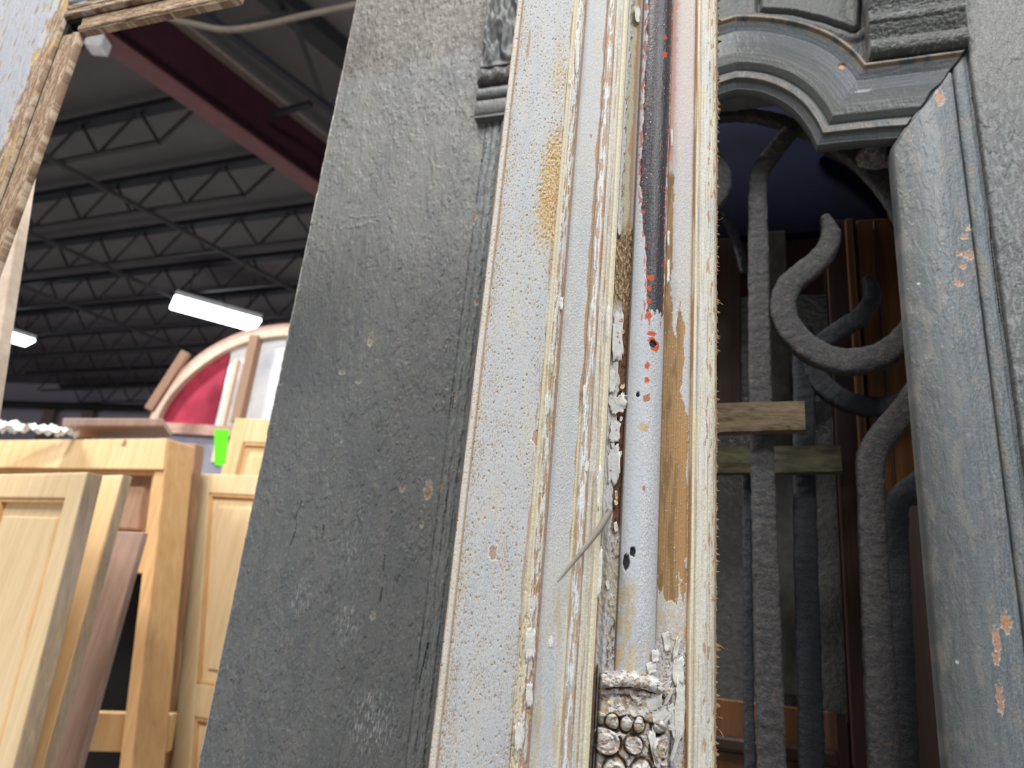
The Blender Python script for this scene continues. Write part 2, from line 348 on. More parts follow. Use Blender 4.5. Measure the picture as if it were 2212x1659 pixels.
# LED fixtures
for (a, c, lb) in (((372, 652), (556, 703), 'long bright LED ceiling light beside the arched window top'), ((-70, 700), (66, 741), 'bright LED ceiling light cut by the left picture edge')):
    A = onz(*a, 5.5); B = onz(*c, 5.5); mid = (A+B)/2; d = B-A; L = np.linalg.norm(d)
    e = empty('ceiling_light', lb, 'ceiling light', tuple(mid), math.atan2(d[1], d[0]), 'LED ceiling lights')
    MB().box((-L/2, -.28, .02), (L/2, .28, .1)).build('housing', MT['housing'], e, bevel=.01); MB().box((-L/2, -.27, -.03), (L/2, .27, .02)).build('diffuser', MT['lamp'], e, bevel=.02)
    [MB().bar((q*L*.35, 0, .1), (q*L*.35, 0, .75), .015).build('hanger_rod', MT['joist_web'], e) for q in (-1, 1)]

# ================================================================== STACKED DOORS AT LEFT
def slab(top_px, bot_px, Y, wd, yaw, T, Yb=None, side='R'):
    """corner points of a board standing on the floor, measured along its front right (or left) edge"""
    Tp = at(*top_px, Y); Bp = at(*bot_px, Yb or Y); k = Tp[2]/(Tp[2]-Bp[2]); F0 = Tp + (Bp-Tp)*k
    y = math.radians(yaw); d = np.array([math.cos(y), math.sin(y), 0])*wd; n = np.array([-math.sin(y), math.cos(y), 0])*T
    if side == 'R': TR, BR = Tp, F0; TL, BL = TR-d, BR-d
    else: TL, BL = Tp, F0; TR, BR = TL+d, BL+d
    return dict(BL=BL, BR=BR, TR=TR, TL=TL, n=n/T, T=T, h=Tp[2])
def sbox(m, s, a0, a1, b0, b1, d0, d1, O):
    """box in the board's own terms: a across 0-1, b up 0-1, d depth in metres behind the face"""
    def P(a, b, d): return (s['BL']*(1-a)+s['BR']*a)*(1-b) + (s['TL']*(1-a)+s['TR']*a)*b + s['n']*d - O
    return m.hexa([P(a0, b0, d0), P(a1, b0, d0), P(a1, b1, d0), P(a0, b1, d0), P(a0, b0, d1), P(a1, b0, d1), P(a1, b1, d1), P(a0, b1, d1)])
def panel_door(name, label, cat, s, mt, sw=.16, rows=((.06, .5), (.56, .93)), group=None, pmat=None, open_=()):
    O = s['BL'].copy(); O[2] = 0; e = empty(name, label, cat, tuple(O), 0, group); T = s['T']
    for a0, a1 in ((0, sw), (1-sw, 1)): sbox(MB(), s, a0, a1, 0, 1, 0, T, O).build('stile', mt, e, bevel=.004)
    ed = [0] + [v for r in rows for v in r] + [1]
    for i in range(0, len(ed), 2): sbox(MB(), s, sw, 1-sw, ed[i], ed[i+1], .001, T-.001, O).build('rail', mt, e, bevel=.004)
    for i, (b0, b1) in enumerate(rows):
        if i in open_: continue
        p = sbox(MB(), s, sw, 1-sw, b0, b1, T*.45, T*.55, O); p = sbox(p, s, sw+.07, 1-sw-.07, b0+.03, b1-.03, T*.25, T*.5, O).build('panel', pmat or mt, e, bevel=.012)
        m = MB(); q = .02; z = q*.35
        sbox(m, s, sw, sw+q, b0, b1, T*.12, T*.45, O); sbox(m, s, 1-sw-q, 1-sw, b0, b1, T*.12, T*.45, O); sbox(m, s, sw, 1-sw, b0, b0+z, T*.12, T*.45, O); sbox(m, s, sw, 1-sw, b1-z, b1, T*.12, T*.45, O)
        m.build('panel_moulding', MT['pine_orange'], e, bevel=.003)
    return e
def board(name, label, cat, s, mt, edge=None, bevel=.004):
    O = s['BL'].copy(); O[2] = 0
    if edge:
        e = empty(name, label, cat, tuple(O)); sbox(MB(), s, 0, 1, 0, 1, 0, s['T'], O).build('face_board', mt, e, bevel=bevel)
        sbox(MB(), s, 1, 1.012, 0, 1.0, .001, s['T'], O).build('edge_strip', edge, e, bevel=.002); return e
    o = sbox(MB(), s, 0, 1, 0, 1, 0, s['T'], O).build(name, mt, bevel=bevel); o.location = O; return tag(o, label, cat)
# A, leaning pine panel door, nearest
s = slab((188, 1020), (27, 1659), 2.0, .5, -30, .045, 1.9)
eA = panel_door('panel_door', 'pale pine panel door, nearest of the doors stacked at the lower left', 'door', s, MT['pine_pale'], .15, ((.08, .52), (.58, .958)), 'stacked stripped pine doors')
O = s['BL'].copy(); O[2] = 0; sbox(MB(), s, 1, 1.01, 0, 1, 0, s['T'], O).build('hinge_edge', MT['edge'], eA, bevel=.003)['label'] = 'grimy grey hinge edge'
s = slab((264, 1026), (92, 1659), 2.22, .6, -30, .03, 2.1); board('pine_board', 'pale pine door edge standing right behind the nearest panel door', 'board', s, MT['pine_pale'], MT['edge'])
s = slab((309, 1150), (168, 1659), 2.5, .16, -30, .022, 2.4); board('rose_board', 'dusty rose-brown board, shorter than the pine doors beside it', 'board', s, MT['pink'])
# D, big pine frame
s = slab((364, 948), (285, 1659), 2.9, 1.35, -24, .14, 2.72)
eD = panel_door('pine_door', 'tall orange pine door with a wide knotty top rail and open lower half', 'door', s, MT['pine_orange'], .045, ((.06, .74), (.79, .935)), None, MT['brown'], (0,))  # brown of the upper panel paints in the shadow of its recess
O = s['BL'].copy(); O[2] = 0
sbox(MB(), s, 0.0, 1.0, .936, .9995, -.012, -.0005, O).build('header_board', MT['pine'], eD, bevel=.003)
for kx, ky, kr in ((262, 965, 7), (256, 990, 6)):
    k = at(kx, ky, 2.90); 
s2 = slab((424, 958), (340, 1659), 3.15, .09, -24, .05, 3.0); board('brown_board', 'dark brown board standing behind the tall orange pine door', 'board', s2, MT['brown'])
sb = slab((405, 985), (322, 1659), 3.22, 1.1, -24, .03, 3.08); board('shadow_backing', 'black backing added for the deep shadow in the open lower half of the tall orange pine door', 'board', sb, MT['black'])  # added slab, stands in for the deep shadow behind the open door
A = at(196, 1578, 2.93); B = at(372, 1582, 2.93); o = MB().bar((0, 0, 0), tuple(B-A), .05, .13).build('pine_batten', MT['pine'], bevel=.005); o.location = A; tag(o, 'short pale pine batten crossing low behind the stile of the tall orange pine door', 'batten')
# knot on the header
kn = MB()
for kx, ky, rr, hh in ((268, 962, .014, .026), (255, 992, .016, .014), (261, 976, .009, .034)):
    r = ray(kx, ky); n = s['n']; o0 = s['TR'] - n*.013; t = np.dot(o0-CAM, n)/np.dot(r, n); c = CAM+r*t - O
    dd = (s['TR']-s['TL']); dd /= np.linalg.norm(dd); ring = [c + dd*rr*math.cos(a) + np.array([0, 0, hh])*math.sin(a) - n*.001 for a in np.linspace(0, 6.283, 15)[:-1]]
    kn.add(ring, [tuple(range(14))])
kn.build('knot', MT['brown'], eD)
# E pale door and F behind
s = slab((420, 1022), (372, 1659), 3.35, .62, -18, .05, 3.2, 'L'); panel_door('panel_door', 'bleached pine panel door directly left of the grey plank', 'door', s, MT['pine_pale'], .14, ((.1, .5), (.56, .955)), 'stacked stripped pine doors')
s = slab((508, 903), (480, 1010), 3.8, .6, -14, .05, None, 'L'); panel_door('panel_door', 'taller pine panel door behind, its top below the white arched window panes', 'door', s, MT['pine'], .14, ((.1, .5), (.56, .945)), 'stacked stripped pine doors')
# pale board at far left edge
s = slab((62, 330), (2, 700), 1.55, .12, -18, .03, 1.38); board('beige_board', 'blurry beige board below the old sash at the left picture edge', 'board', s, MT['cream'])
# green card
Y = 3.3; q = [at(x, y, Y) for x, y in ((463, 927), (495, 928), (487, 1000), (478, 1006), (463, 1004))]; O = q[0]
o = MB().add([v-O for v in q] + [v-O+[0, .004, 0] for v in q], [(0, 4, 3, 2, 1), (5, 6, 7, 8, 9)] + [(i, (i+1) % 5, (i+1) % 5+5, i+5) for i in range(5)]).build('price_tag', MT['green']); o.location = O; tag(o, 'neon green price tag hanging beside the arched window', 'tag')

# arched window, red and frosted panes
AW = Plane(at(460, 915, 4.3), -10); 
def L(px, py, off=0, pl=AW): return tuple(pl.loc(px, py, off))
eW = AW.place(empty('arched_window', 'arched window with one red pane and frosted white panes above the doors', 'window'))
outer = [(316, 925), (345, 862), (385, 810), (430, 768), (480, 737), (530, 716), (580, 705), (640, 700), (720, 706), (800, 735)]
mid = [(324, 925), (352, 866), (392, 817), (437, 777), (486, 747), (536, 727), (584, 716), (640, 711), (718, 717), (794, 745)]
inner = [(338, 925), (364, 872), (402, 826), (445, 790), (492, 760), (540, 741), (588, 731), (640, 728), (712, 733), (782, 760)]
def arch(a, c, w0, w1, nm, mt):
    A = catmull([L(*p) for p in a], 6); B = catmull([L(*p) for p in c], 6); m = MB()
    for i in range(len(A)-1):
        m.hexa([(A[i][0], w0, A[i][1]), (A[i+1][0], w0, A[i+1][1]), (B[i+1][0], w0, B[i+1][1]), (B[i][0], w0, B[i][1])] + [(A[i][0], w1, A[i][1]), (A[i+1][0], w1, A[i+1][1]), (B[i+1][0], w1, B[i+1][1]), (B[i][0], w1, B[i][1])])
    m.build(nm, mt, eW)
arch(outer, mid, -.01, .06, 'outer_rim', MT['rose']); arch(mid, inner, -.03, .06, 'inner_rim', MT['cream'])
Ic = catmull([L(*p) for p in inner], 6)
def pane(x0, x1, mt, nm, y1=922):
    u0 = L(x0, 900)[0]; u1 = L(x1, 900)[0]; zb = L((x0+x1)/2, y1)[1]
    us = np.linspace(u0, u1, 10); zs = np.interp(us, Ic[:, 0], Ic[:, 1]); MB().prism([(u0, zb), (u1, zb)] + [(a, max(c, zb+.001)) for a, c in zip(us[::-1], zs[::-1])], .015, .022).build(nm, mt, eW)
pane(343, 461, MT['redglass'], 'red_pane'); pane(465, 507, MT['milk'], 'frosted_pane', 1000); pane(520, 588, MT['milk'], 'frosted_pane', 1000); pane(606, 760, MT['milk'], 'frosted_pane', 1000)
def vbar(x, wpx, y0, y1, nm, mt, w0=-.02, w1=.04):
    a = L(x-wpx/2, y1); b_ = L(x+wpx/2, y1); t = L(x, y0); MB().box((a[0], w0, a[1]), (b_[0], w1, t[1])).build(nm, mt, eW, bevel=.004)
vbar(463, 10, 775, 1000, 'muntin', MT['cream']); vbar(516, 20, 728, 915, 'brown_muntin', MT['brown'], -.05); vbar(598, 12, 728, 1000, 'muntin', MT['cream'])
a = L(330, 935); c = L(470, 921); MB().box((a[0], -.03, a[1]), (L(800, 921)[0], .05, c[1])).build('bottom_rail', MT['rose'], eW)
a = L(430, 1040); MB().box((L(330, 1000)[0], .0, 0), (L(800, 921)[0], .04, c[1]-.06)).build('lower_panel', m_plain('blue_grey_board', (150, 150, 166), .8), eW)
# strip leaning on the arch
A = at(402, 762, 4.22); B = at(322, 886, 4.2); o = MB().bar((0, 0, 0), tuple(B-A), .05, .05).build('wood_strip', MT['brown'], bevel=.004); o.location = A; tag(o, 'short brown wood strip leaning on the left shoulder of the arched window', 'strip')
# flat box lid and plastic film on top of the frame
q0 = at(152, 925, 3.2); q1 = at(362, 925, 3.3); d = q1-q0; o = mesh('flat_door_top', [], [], None) if False else MB().bar((0, 0, 0), tuple(d), .25, .036).build('flat_board', MT['pink'], bevel=.006); o.location = q0; tag(o, 'flat brown board lying on top of the tall orange pine door', 'board')
fu = np.linspace(0, 1, 60); fv = np.linspace(0, 1, 16); U, V = np.meshgrid(fu, fv)
a, c = at(-30, 914, 3.02), at(146, 926, 3.02)
Pm = np.zeros(U.shape+(3,)); Pm[:] = (c-a)*U[..., None]; Pm[..., 1] += V*.1; Pm[..., 2] += -.01 + .03*fbm(U*9, V*3, 4, 5) + .028*np.sin(V*3.1)*(1-U*.6)
o = grid_mesh('plastic_film', Pm, MT['film']); o.location = a; tag(o, 'crumpled pale blue plastic film on top of the doors at far left', 'plastic film')

# ================================================================== OLD SASH, TOP LEFT
SP = Plane(at(147, 45, 1.0), -19)
def rect_strip(a, b_, c, d): return [a, b_, c, d]
eS = SP.place(empty('window_sash', 'old window sash with peeling white and brown paint at the top left', 'window sash'))
def SL(px, py, off=0): return SP.loc(px, py, off)
ui = SL(168, 66)[0]; zi = SL(168, 66)[1]           # inner corner of the opening
ug = SL(140, 40)[0]; zg = SL(140, 40)[1]           # gap line corner
uo = ug - .19; zo = zg + .16
def sash_fn(edge_u=None, edge_z=None, inner=False):
    def fn(U, V):
        d = (edge_u*1000 - U) if edge_u is not None else (V - edge_z)*1000       # mm away from the opening side
        al = V*1000 if edge_u is not None else U
        n1 = fbm(d/5, al/38, 4, 31); n2 = fbm(d/2.2, al/40, 3, 47)*.8+.35*fbm(d/1.5, al/7, 3, 48); n3 = fbm(d/14, al/90, 3, 77)
        H = .35*n2 + S(-.1, .15, n1)*.5
        C = np.ones(U.shape+(3,))*lin((150, 122, 98))
        C = mixc(C, (198, 176, 150), S(-.05, .25, n2)); C = mixc(C, (104, 78, 60), S(.25, .5, fbm(d/1.5, al/40, 3, 9))*.8)
        if not inner:
            H = H + 3*band(3, 14, d, 2) - 2*band(17, 20, d, 1) + 4*S(30, 36, d)
            wm = S(-.15, .15, n1 + .9*S(24, 42, d) - .45)
            C = mixc(C, (184, 187, 194), wm); C = mixc(C, (200, 170, 110), S(.2, .4, n3)*(1-wm)*.7); H += wm*.6
        else:
            H = H + 2.5*band(4, 14, d, 2)
        return H, C, np.full(U.shape, .7)
    return fn
stx = .0013
relief('stile', np.arange(uo, ug-.001, stx), np.concatenate([[0], np.linspace(1.25, zo, 520)]), sash_fn(edge_u=ug), MT['sash'], eS, .014)
relief('inner_bead', np.arange(ug+.005, ui, stx), np.concatenate([[0], np.linspace(1.25, zi+.0, 520)]), sash_fn(edge_u=ui, inner=True), MT['sash'], eS, .012, w0=.004)
def mitre(o_, u0, z0):  # cut overlap at 45 degrees is hidden in the corner
    return o_
relief('top_rail', np.linspace(ug-.001, ug+.37, 380), np.arange(zg+.002, zo, stx), sash_fn(edge_z=zg), MT['sash'], eS, .014, top=True)
relief('top_bead', np.linspace(ui-.004, ug+.37, 370), np.arange(zi, zg-.004, stx), sash_fn(edge_z=zi, inner=True), MT['sash'], eS, .012, w0=.004, top=True)
MB().box((ug-.004, .006, .0), (ug+.008, .02, zg+.004)).box((ug, .006, zg-.007), (ug+.37, .03, zg+.004)).build('glazing_gap', MT['black'], eS)

# ================================================================== GREY DOOR FRAME (plane RF)
RF = Plane(at(1600, 800, .95), -18)
def R_(px, py, off=0): return RF.loc(px, py, off)
eF = RF.place(empty('door_frame', 'antique grey-painted door frame with a shaped arched head and mitred corner', 'door frame'))
def zrange(z0, z1, st, zt=2.75): return np.concatenate([[0, z0-.05], np.arange(z0, z1, st), [zt]])
def grey_base(U, V, seed=0, warm=None):
    """layered brush-marked grey oil paint with drips, thick ridges and lost chips"""
    v = V*1000
    a = fbm(U/26, v/60, 4, 3+seed); b_ = fbm(U/9, v/30, 4, 11+seed); c = fbm(U/2.6, v/8, 3, 23+seed); d = fbm(U/14 + 1.3*a, v/70 + 1.3*b_, 4, 37+seed)
    e = fbm(U/38 + .8*b_, v/150 + .5*a, 3, 77+seed)
    H = .8*a + .16*b_ + .07*c + .42*S(.02, .10, d) + .40*S(.24, .30, fbm(U/13+a, v/150+.5*b_, 3, 51+seed)) + .9*S(-.02, .12, e) + .5*S(.2, .26, fbm(U/30+.6*a, v/80, 3, 57+seed)) - .6*S(.0, .025, .025-np.abs(fbm(U/24+a*.8, v/50+b_, 3, 63+seed)))*S(.1, .35, fbm(U/70, v/90, 2, 71+seed))
    C = np.ones(U.shape+(3,))*lin((108, 111, 111))
    C = mixc(C, (98, 103, 105), S(-.1, .4, fbm(U/50, v/140, 3, 5+seed))*.6); C = mixc(C, (120, 118, 113), S(0, .5, fbm(U/30, v/70, 4, 8+seed))*.4)
    C = mixc(C, (92, 95, 96), S(.15, .45, fbm(U/8, v/60, 3, 15+seed))*.3)
    C = mixc(C, (142, 144, 144), S(.42, .58, fbm(U/3, v/9, 3, 19+seed))*.4)
    return H, C
def chips(U, V, H, C, pts, tone=(176, 142, 112), seed=0):
    v = V*1000
    for (cu, cz, ru, rz) in pts:
        r = np.hypot((U-cu*1000)/ru, (v-cz*1000)/rz) + .5*fbm(U/4, v/6, 3, 91+seed)
        m = 1-S(.75, 1.0, r); H = H - .8*m; C = mixc(C, tone, m); C = mixc(C, (198, 196, 188), S(.72, .9, r)*(1-S(1.0, 1.15, r))*.6)
    return H, C
uL0, uL1, uR0, uR1 = -.770, -.440, .220, .335
z_lo, z_hi = 1.22, 2.76
def cracks(U, V, H, C, lines, wd=.7, dark=(40, 40, 40), depth=1.5):
    v = V*1000
    for ln in lines:
        P = [R_(*p)*1000 for p in ln]
        for a, c in zip(P[:-1], P[1:]):
            ab = c-a; t = np.clip(((U-a[0])*ab[0] + (v-a[1])*ab[1])/ab.dot(ab), 0, 1)
            dd = np.hypot(U-a[0]-t*ab[0], v-a[1]-t*ab[1]) + .6*fbm(U/3, v/3, 2, 5); m = 1-S(wd*.5, wd*1.4, dd)
            H = H - depth*m; C = mixc(C, dark, m*.85)
            H = H + .5*(S(wd, wd*2, dd) - S(wd*2, wd*5, dd))
    return H, C
def left_plank(U, V):
    H, C = grey_base(U, V); v = V*1000
    top = S(2.515, 2.56, V + .012*fbm(U/40, v/40, 3, 99) - (U+440)*.00010)  # shadow across the plank top painted in, mottled with brown dirt
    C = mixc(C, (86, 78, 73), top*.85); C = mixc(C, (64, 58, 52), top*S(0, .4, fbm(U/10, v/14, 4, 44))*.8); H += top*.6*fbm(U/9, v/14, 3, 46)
    dust = S(1.75, 2.35, V)*(.35+.3*fbm(U/60, v/120, 3, 61)); C = mixc(C, (146, 142, 134), np.clip(dust, 0, 1)*.7)
    ch = [(R_(x, y)[0], R_(x, y)[1], a, c) for x, y, a, c in ((800, 735, 5, 11), (925, 1060, 7, 14), (870, 1055, 4, 6), (738, 805, 6, 4), (775, 825, 6, 3), (806, 1330, 4, 7), (912, 1135, 3, 4))]
    H, C = chips(U, V, H, C, ch[:1]+ch[3:], (136, 132, 104)); H, C = chips(U, V, H, C, ch[1:3], (150, 132, 106), 3)
    loops = [[(885, 250), (905, 232), (938, 228), (940, 252), (925, 268), (915, 255)], [(740, 480), (757, 468), (785, 470), (812, 465), (815, 478), (790, 485), (760, 490), (738, 495)],
             [(853, 262), (878, 268), (893, 250), (895, 205)], [(853, 262), (853, 300), (862, 318), (878, 312)], [(853, 262), (858, 232), (872, 190)], [(700, 350), (720, 358), (722, 330)],
             [(870, 560), (872, 640), (866, 690)], [(760, 650), (752, 700)], [(940, 500), (935, 560)]]
    for l_ in loops:
        P = [R_(*p)*1000 for p in l_]
        for a, c in zip(P[:-1], P[1:]):
            ab = c-a; t = np.clip(((U-a[0])*ab[0] + (v-a[1])*ab[1])/ab.dot(ab), 0, 1); dd = np.hypot(U-a[0]-t*ab[0]+4.5*fbm(U/16, v/16, 3, 18), v-a[1]-t*ab[1]+4.5*fbm(U/13+9, v/13, 3, 19))
            H = H + .9*np.exp(-(dd/2.0)**2); C = mixc(C, (140, 139, 135), np.exp(-(dd/1.4)**2)*.3)
    H, C = cracks(U, V, H, C, [[(652, 1082), (642, 1110), (638, 1150), (626, 1180)], [(832, 1200), (828, 1235)], [(826, 1270), (822, 1300)], [(700, 1135), (696, 1165)]], .8)
    for x, y, a, c, k in ((800, 1560, 40, 45, .5), (650, 1290, 20, 25, .5), (760, 1180, 30, 60, .2), (750, 1340, 20, 30, .45)):
        p = R_(x, y)*1000; r = np.exp(-(((U-p[0])/a)**2+((v-p[1])/c)**2)); C = mixc(C, (184, 188, 190), r*S(.1, .5, fbm(U/2, v/14, 4, 53))*k*2*(np.clip(r*2, 0, 1)))
    p = R_(685, 1035)*1000
    e_ = S(0, 4, U - uL0*1000); C = mixc(C, (196, 186, 174), (1-e_)*.8); H -= (1-e_)*3
    return H, C, np.full(U.shape, .52) + .12*S(-.3, .4, fbm(U/20, v/20, 3, 6))
def left_mould(U, V):
    H, C = grey_base(U, V, 7); v = V*1000; d = U - uL1*1000; d = d + 1.5*fbm(d*0+2, v/55, 3, 88) + .7*fbm(d/6, v/16, 3, 89)
    H = H*.35 + 1.8*np.sqrt(np.clip(1-((d-8)/5.)**2, 0, 1)) + 3*np.sqrt(np.clip(1-((d-21)/6.5)**2, 0, 1)) + 1*band(28, 31, d) + .9*S(0, .1, fbm(d/4, v/30, 4, 15)) + 22*np.sqrt(np.clip(1-((d-72)/40.)**2, 0, 1)) + .5*fbm(d/3, v/25, 3, 5)
    gr = band(13.2, 14.6, d, .4) + band(0, 2, d, .5) + band(27, 28.5, d, .4); H -= 1.1*gr*S(-.3, .2, fbm(d*0+1, v/24, 3, 16)); C = mixc(C, (70, 72, 72), np.clip(gr, 0, 1)*.45)
    C = mixc(C, (140, 146, 144), band(2, 30, d, 2)*S(-.2, .5, fbm(d/2, v/40, 3, 13))*.6)
    ch = [(R_(x, y)[0], R_(x, y)[1], a, c) for x, y, a, c in ((1025, 470, 4, 14), (1030, 650, 3, 9), (985, 860, 2, 7), (945, 1050, 8, 12), (920, 1120, 6, 30))]
    H, C = chips(U, V, H, C, ch, (150, 116, 90), 2)
    p = R_(1012, 490)*1000; r = np.exp(-(((U-p[0])/7)**2+((v-p[1])/18)**2)); C = mixc(C, (140, 116, 96), r*S(-.2, .3, fbm(U/2, v/3, 3, 12)))
    H, C = cracks(U, V, H, C, [[(1052, 310), (1048, 330), (1040, 350)], [(982, 850), (978, 880), (975, 892)], [(968, 1060), (962, 1110)], [(925, 1390), (915, 1440), (905, 1480)]], .7, depth=2.5)
    return H, C, np.full(U.shape, .5)
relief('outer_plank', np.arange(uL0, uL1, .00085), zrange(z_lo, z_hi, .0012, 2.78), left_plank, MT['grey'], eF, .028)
o = relief('jamb_moulding', np.arange(uL1, -.325, .0008), zrange(z_lo, 2.356, .0011, 2.357), left_mould, MT['grey'], eF, .05, top=True)
cu = uR1*1000
def right_jamb(U, V):
    H, C = grey_base(U, V, 21); v = V*1000; d = U - uR0*1000; zm = 2.247 + (U/1000-.232)/.101*.144
    H = H*.4 + 22*np.sqrt(np.clip(1-((d-44)/48.)**2, 0, 1))*S(-6, 3, d) + 10*S(70, 100, d) - 5*S(zm-.012, zm, V) - 4*band(90, 93, d, 1) + 3*np.sqrt(np.clip(1-((d-102)/8.)**2, 0, 1))
    H = np.where(V > zm+.0005, -34, H)
    C = mixc(C, (118, 125, 128), S(8, 60, d)*.6)
    C = mixc(C, (118, 125, 128), S(8, 60, d)*.6); C = mixc(C, (92, 100, 106), S(-.2, .4, fbm(U/5, v/120, 3, 4))*.5)
    C = mixc(C, (150, 156, 160), S(.1, .5, fbm(U/3, v/22, 4, 14))*S(48, 80, d)*.45); C = mixc(C, (26, 26, 26), S(zm-.0018, zm-.0006, V))
    C = mixc(C, (142, 136, 128), S(.1, .5, fbm(U/18, v/60, 3, 17))*.5)
    H += .5*fbm(U/2.2, v/5, 4, 29)*S(45, 80, d)
    ch = [(R_(x, y)[0], R_(x, y)[1], a, c) for x, y, a, c in ((2030, 210, 7, 14), (2085, 508, 5, 5), (2095, 550, 8, 7), (2072, 545, 4, 5), (2080, 572, 5, 5), (2070, 610, 6, 6), (2152, 1385, 4, 16), (2174, 1345, 6, 12), (2160, 1510, 4, 16), (2150, 1420, 3, 9), (2093, 490, 5, 4), (2062, 130, 3, 8))]
    H, C = chips(U, V, H, C, ch, (186, 140, 112), 9)
    ch = [(R_(x, y)[0], R_(x, y)[1], a, c) for x, y, a, c in ((2130, 240, 3, 9), (2125, 190, 3, 5), (2137, 330, 4, 10), (2098, 487, 5, 4), (1985, 610, 2, 2), (2068, 1430, 2, 2))]
    H, C = chips(U, V, H, C, ch, (206, 206, 200), 12)
    H, C = cracks(U, V, H, C, [[(2105, 200), (2120, 260), (2128, 330), (2140, 420), (2148, 534), (2162, 640), (2170, 690)], [(2120, 250), (2135, 235)]], .7)
    return H, C, np.full(U.shape, .42) + .2*S(50, 80, d)
def right_plank(U, V):
    H, C = grey_base(U, V, 33); v = V*1000; d = U - uR1*1000
    H = H*.8 + .5*fbm(U/2.4, v/4, 4, 41) - 2*(1-S(0, 3, d)); C = mixc(C, (150, 154, 156), S(-.1, .4, fbm(U/5, v/18, 4, 43))*.6); C = mixc(C, (130, 128, 122), S(2.1, 2.5, V)*.6)
    C = mixc(C, (170, 168, 162), S(.2, .5, fbm(U/2, v/2.5, 3, 48))*S(2.25, 2.4, V)*.8); C = mixc(C, (50, 50, 50), (1-S(.5, 1.8, d))*.6)
    p = R_(2165, 700)*1000; r = 1-S(3, 5, np.hypot(U-p[0], v-p[1])); H -= 6*r; C = mixc(C, (30, 30, 30), r)
    return H, C, np.full(U.shape, .6)
relief('jamb_moulding', np.arange(uR0, uR1, .0006), zrange(1.3, 2.7, .0009, 2.78), right_jamb, MT['grey'], eF, .018, w0=.02)
relief('outer_plank', np.arange(uR1, .56, .0008), zrange(1.3, 2.7, .0011, 2.78), right_plank, MT['grey'], eF, .03)
MB().box((uL0+.003, .02, 0), (-.33, .06, 2.78)).box((.23, .02, 0), (.557, .06, 2.78)).build('backing_stud', MT['greywood'], eF)
# shaped head moulding: lofted between the measured inner and outer outlines
c_in = [R_(1945, 285), R_(1860, 291), R_(1768, 301)] ; c_out = [R_(2090, 100), R_(1985, 115), R_(1874, 130)]
a_in = [R_(1768, 301), R_(1752, 268), R_(1725, 232), R_(1690, 205), R_(1650, 187), R_(1615, 181), R_(1590, 180)]
a_out = [R_(1874, 130), R_(1846, 98), R_(1800, 66), R_(1745, 44), R_(1690, 32), R_(1640, 27), R_(1590, 26)]
axis = (R_(1590, 100)[0])
def seg(a, c, n):
    a = catmull(a, 12); c = catmull(c, 12); t = np.linspace(0, 1, n)
    f = lambda P: np.stack([np.interp(t, np.linspace(0, 1, len(P)), P[:, i]) for i in (0, 1)], -1)
    return f(a), f(c)
_ht = np.interp(np.linspace(-.1, 1.1, 1200), [-.1, 0, .02, .055, .075, .2, .38, .58, .7, .765, .775, .79, .80, .815, .90, .91, .925, .99, 1.1], [6, 14, 22, 22, 17, 12, 17, 25, 23, 17, 15, 15, 19, 20, 20, 15, 14, 10, 10])
_ht = np.convolve(_ht, np.ones(11)/11, 'same')
def head_prof(t): return np.interp(t, np.linspace(-.1, 1.1, 1200), _ht)
def head_piece(name, A, B, n, nt=200, seed=0, mirror=False, parent=None):
    a, c = seg(A, B, n)           # a inner, c outer
    if mirror: a = a*[-1, 1]+[2*axis, 0]; c = c*[-1, 1]+[2*axis, 0]
    t = np.linspace(0, 1, nt); P2 = c[:, None]*(1-t)[None, :, None] + a[:, None]*t[None, :, None]
    U = P2[..., 0]*1000; Vz = P2[..., 1]; H, C = grey_base(U, Vz, 40+seed); T = np.broadcast_to(t, U.shape)
    H = H*.22 + head_prof(T) + .2*fbm(T*30, U/40, 3, 2); C = mixc(C, (66, 70, 72), np.full(U.shape, .75))  # grey darkened, paints in the shade the head stands in
    warm = band(.015, .09, T, .02) + .5*band(.84, .9, T, .02); C = mixc(C, (148, 128, 104), np.clip(warm, 0, 1)*S(-.5, .3, fbm(U/25, Vz*30, 3, 4))*.8)
    C = mixc(C, (74, 82, 90), band(.12, .45, T, .1)*.45); C = mixc(C, (88, 90, 86), band(.5, .8, T, .1)*.5)
    q = R_(1820, 133)*1000; r = np.hypot((U-q[0])/6, (Vz*1000-q[1])/7)+.4*fbm(U/3, Vz*300, 2, 3); C = mixc(C, (178, 136, 110), 1-S(.8, 1.1, r)); H -= 2*(1-S(.8, 1.1, r))
    q = R_(1865, 190)*1000; r = np.hypot((U-q[0])/14, (Vz*1000-q[1])/4)+.5*fbm(U/4, Vz*300, 2, 3); C = mixc(C, (160, 164, 168), (1-S(.6, 1.1, r))*.7)
    G = np.stack([P2[..., 0], .024-H/1000, P2[..., 1]], -1)
    back = G[:, :1].copy(); back[..., 1] = .05; b2 = G[:, -1:].copy(); b2[..., 1] = .034
    G = np.concatenate([back, G, b2], 1); C = np.concatenate([C[:, :1], C, C[:, -1:]], 1)
    return grid_mesh(name, G, MT['grey'], parent, C, np.full(C.shape[:2], .42))
hd = MB(); 
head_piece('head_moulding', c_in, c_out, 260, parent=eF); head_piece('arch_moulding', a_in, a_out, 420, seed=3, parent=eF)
head_piece('arch_moulding', a_in, a_out, 160, seed=5, mirror=True, parent=eF); head_piece('head_moulding', c_in, c_out, 100, seed=6, mirror=True, parent=eF)
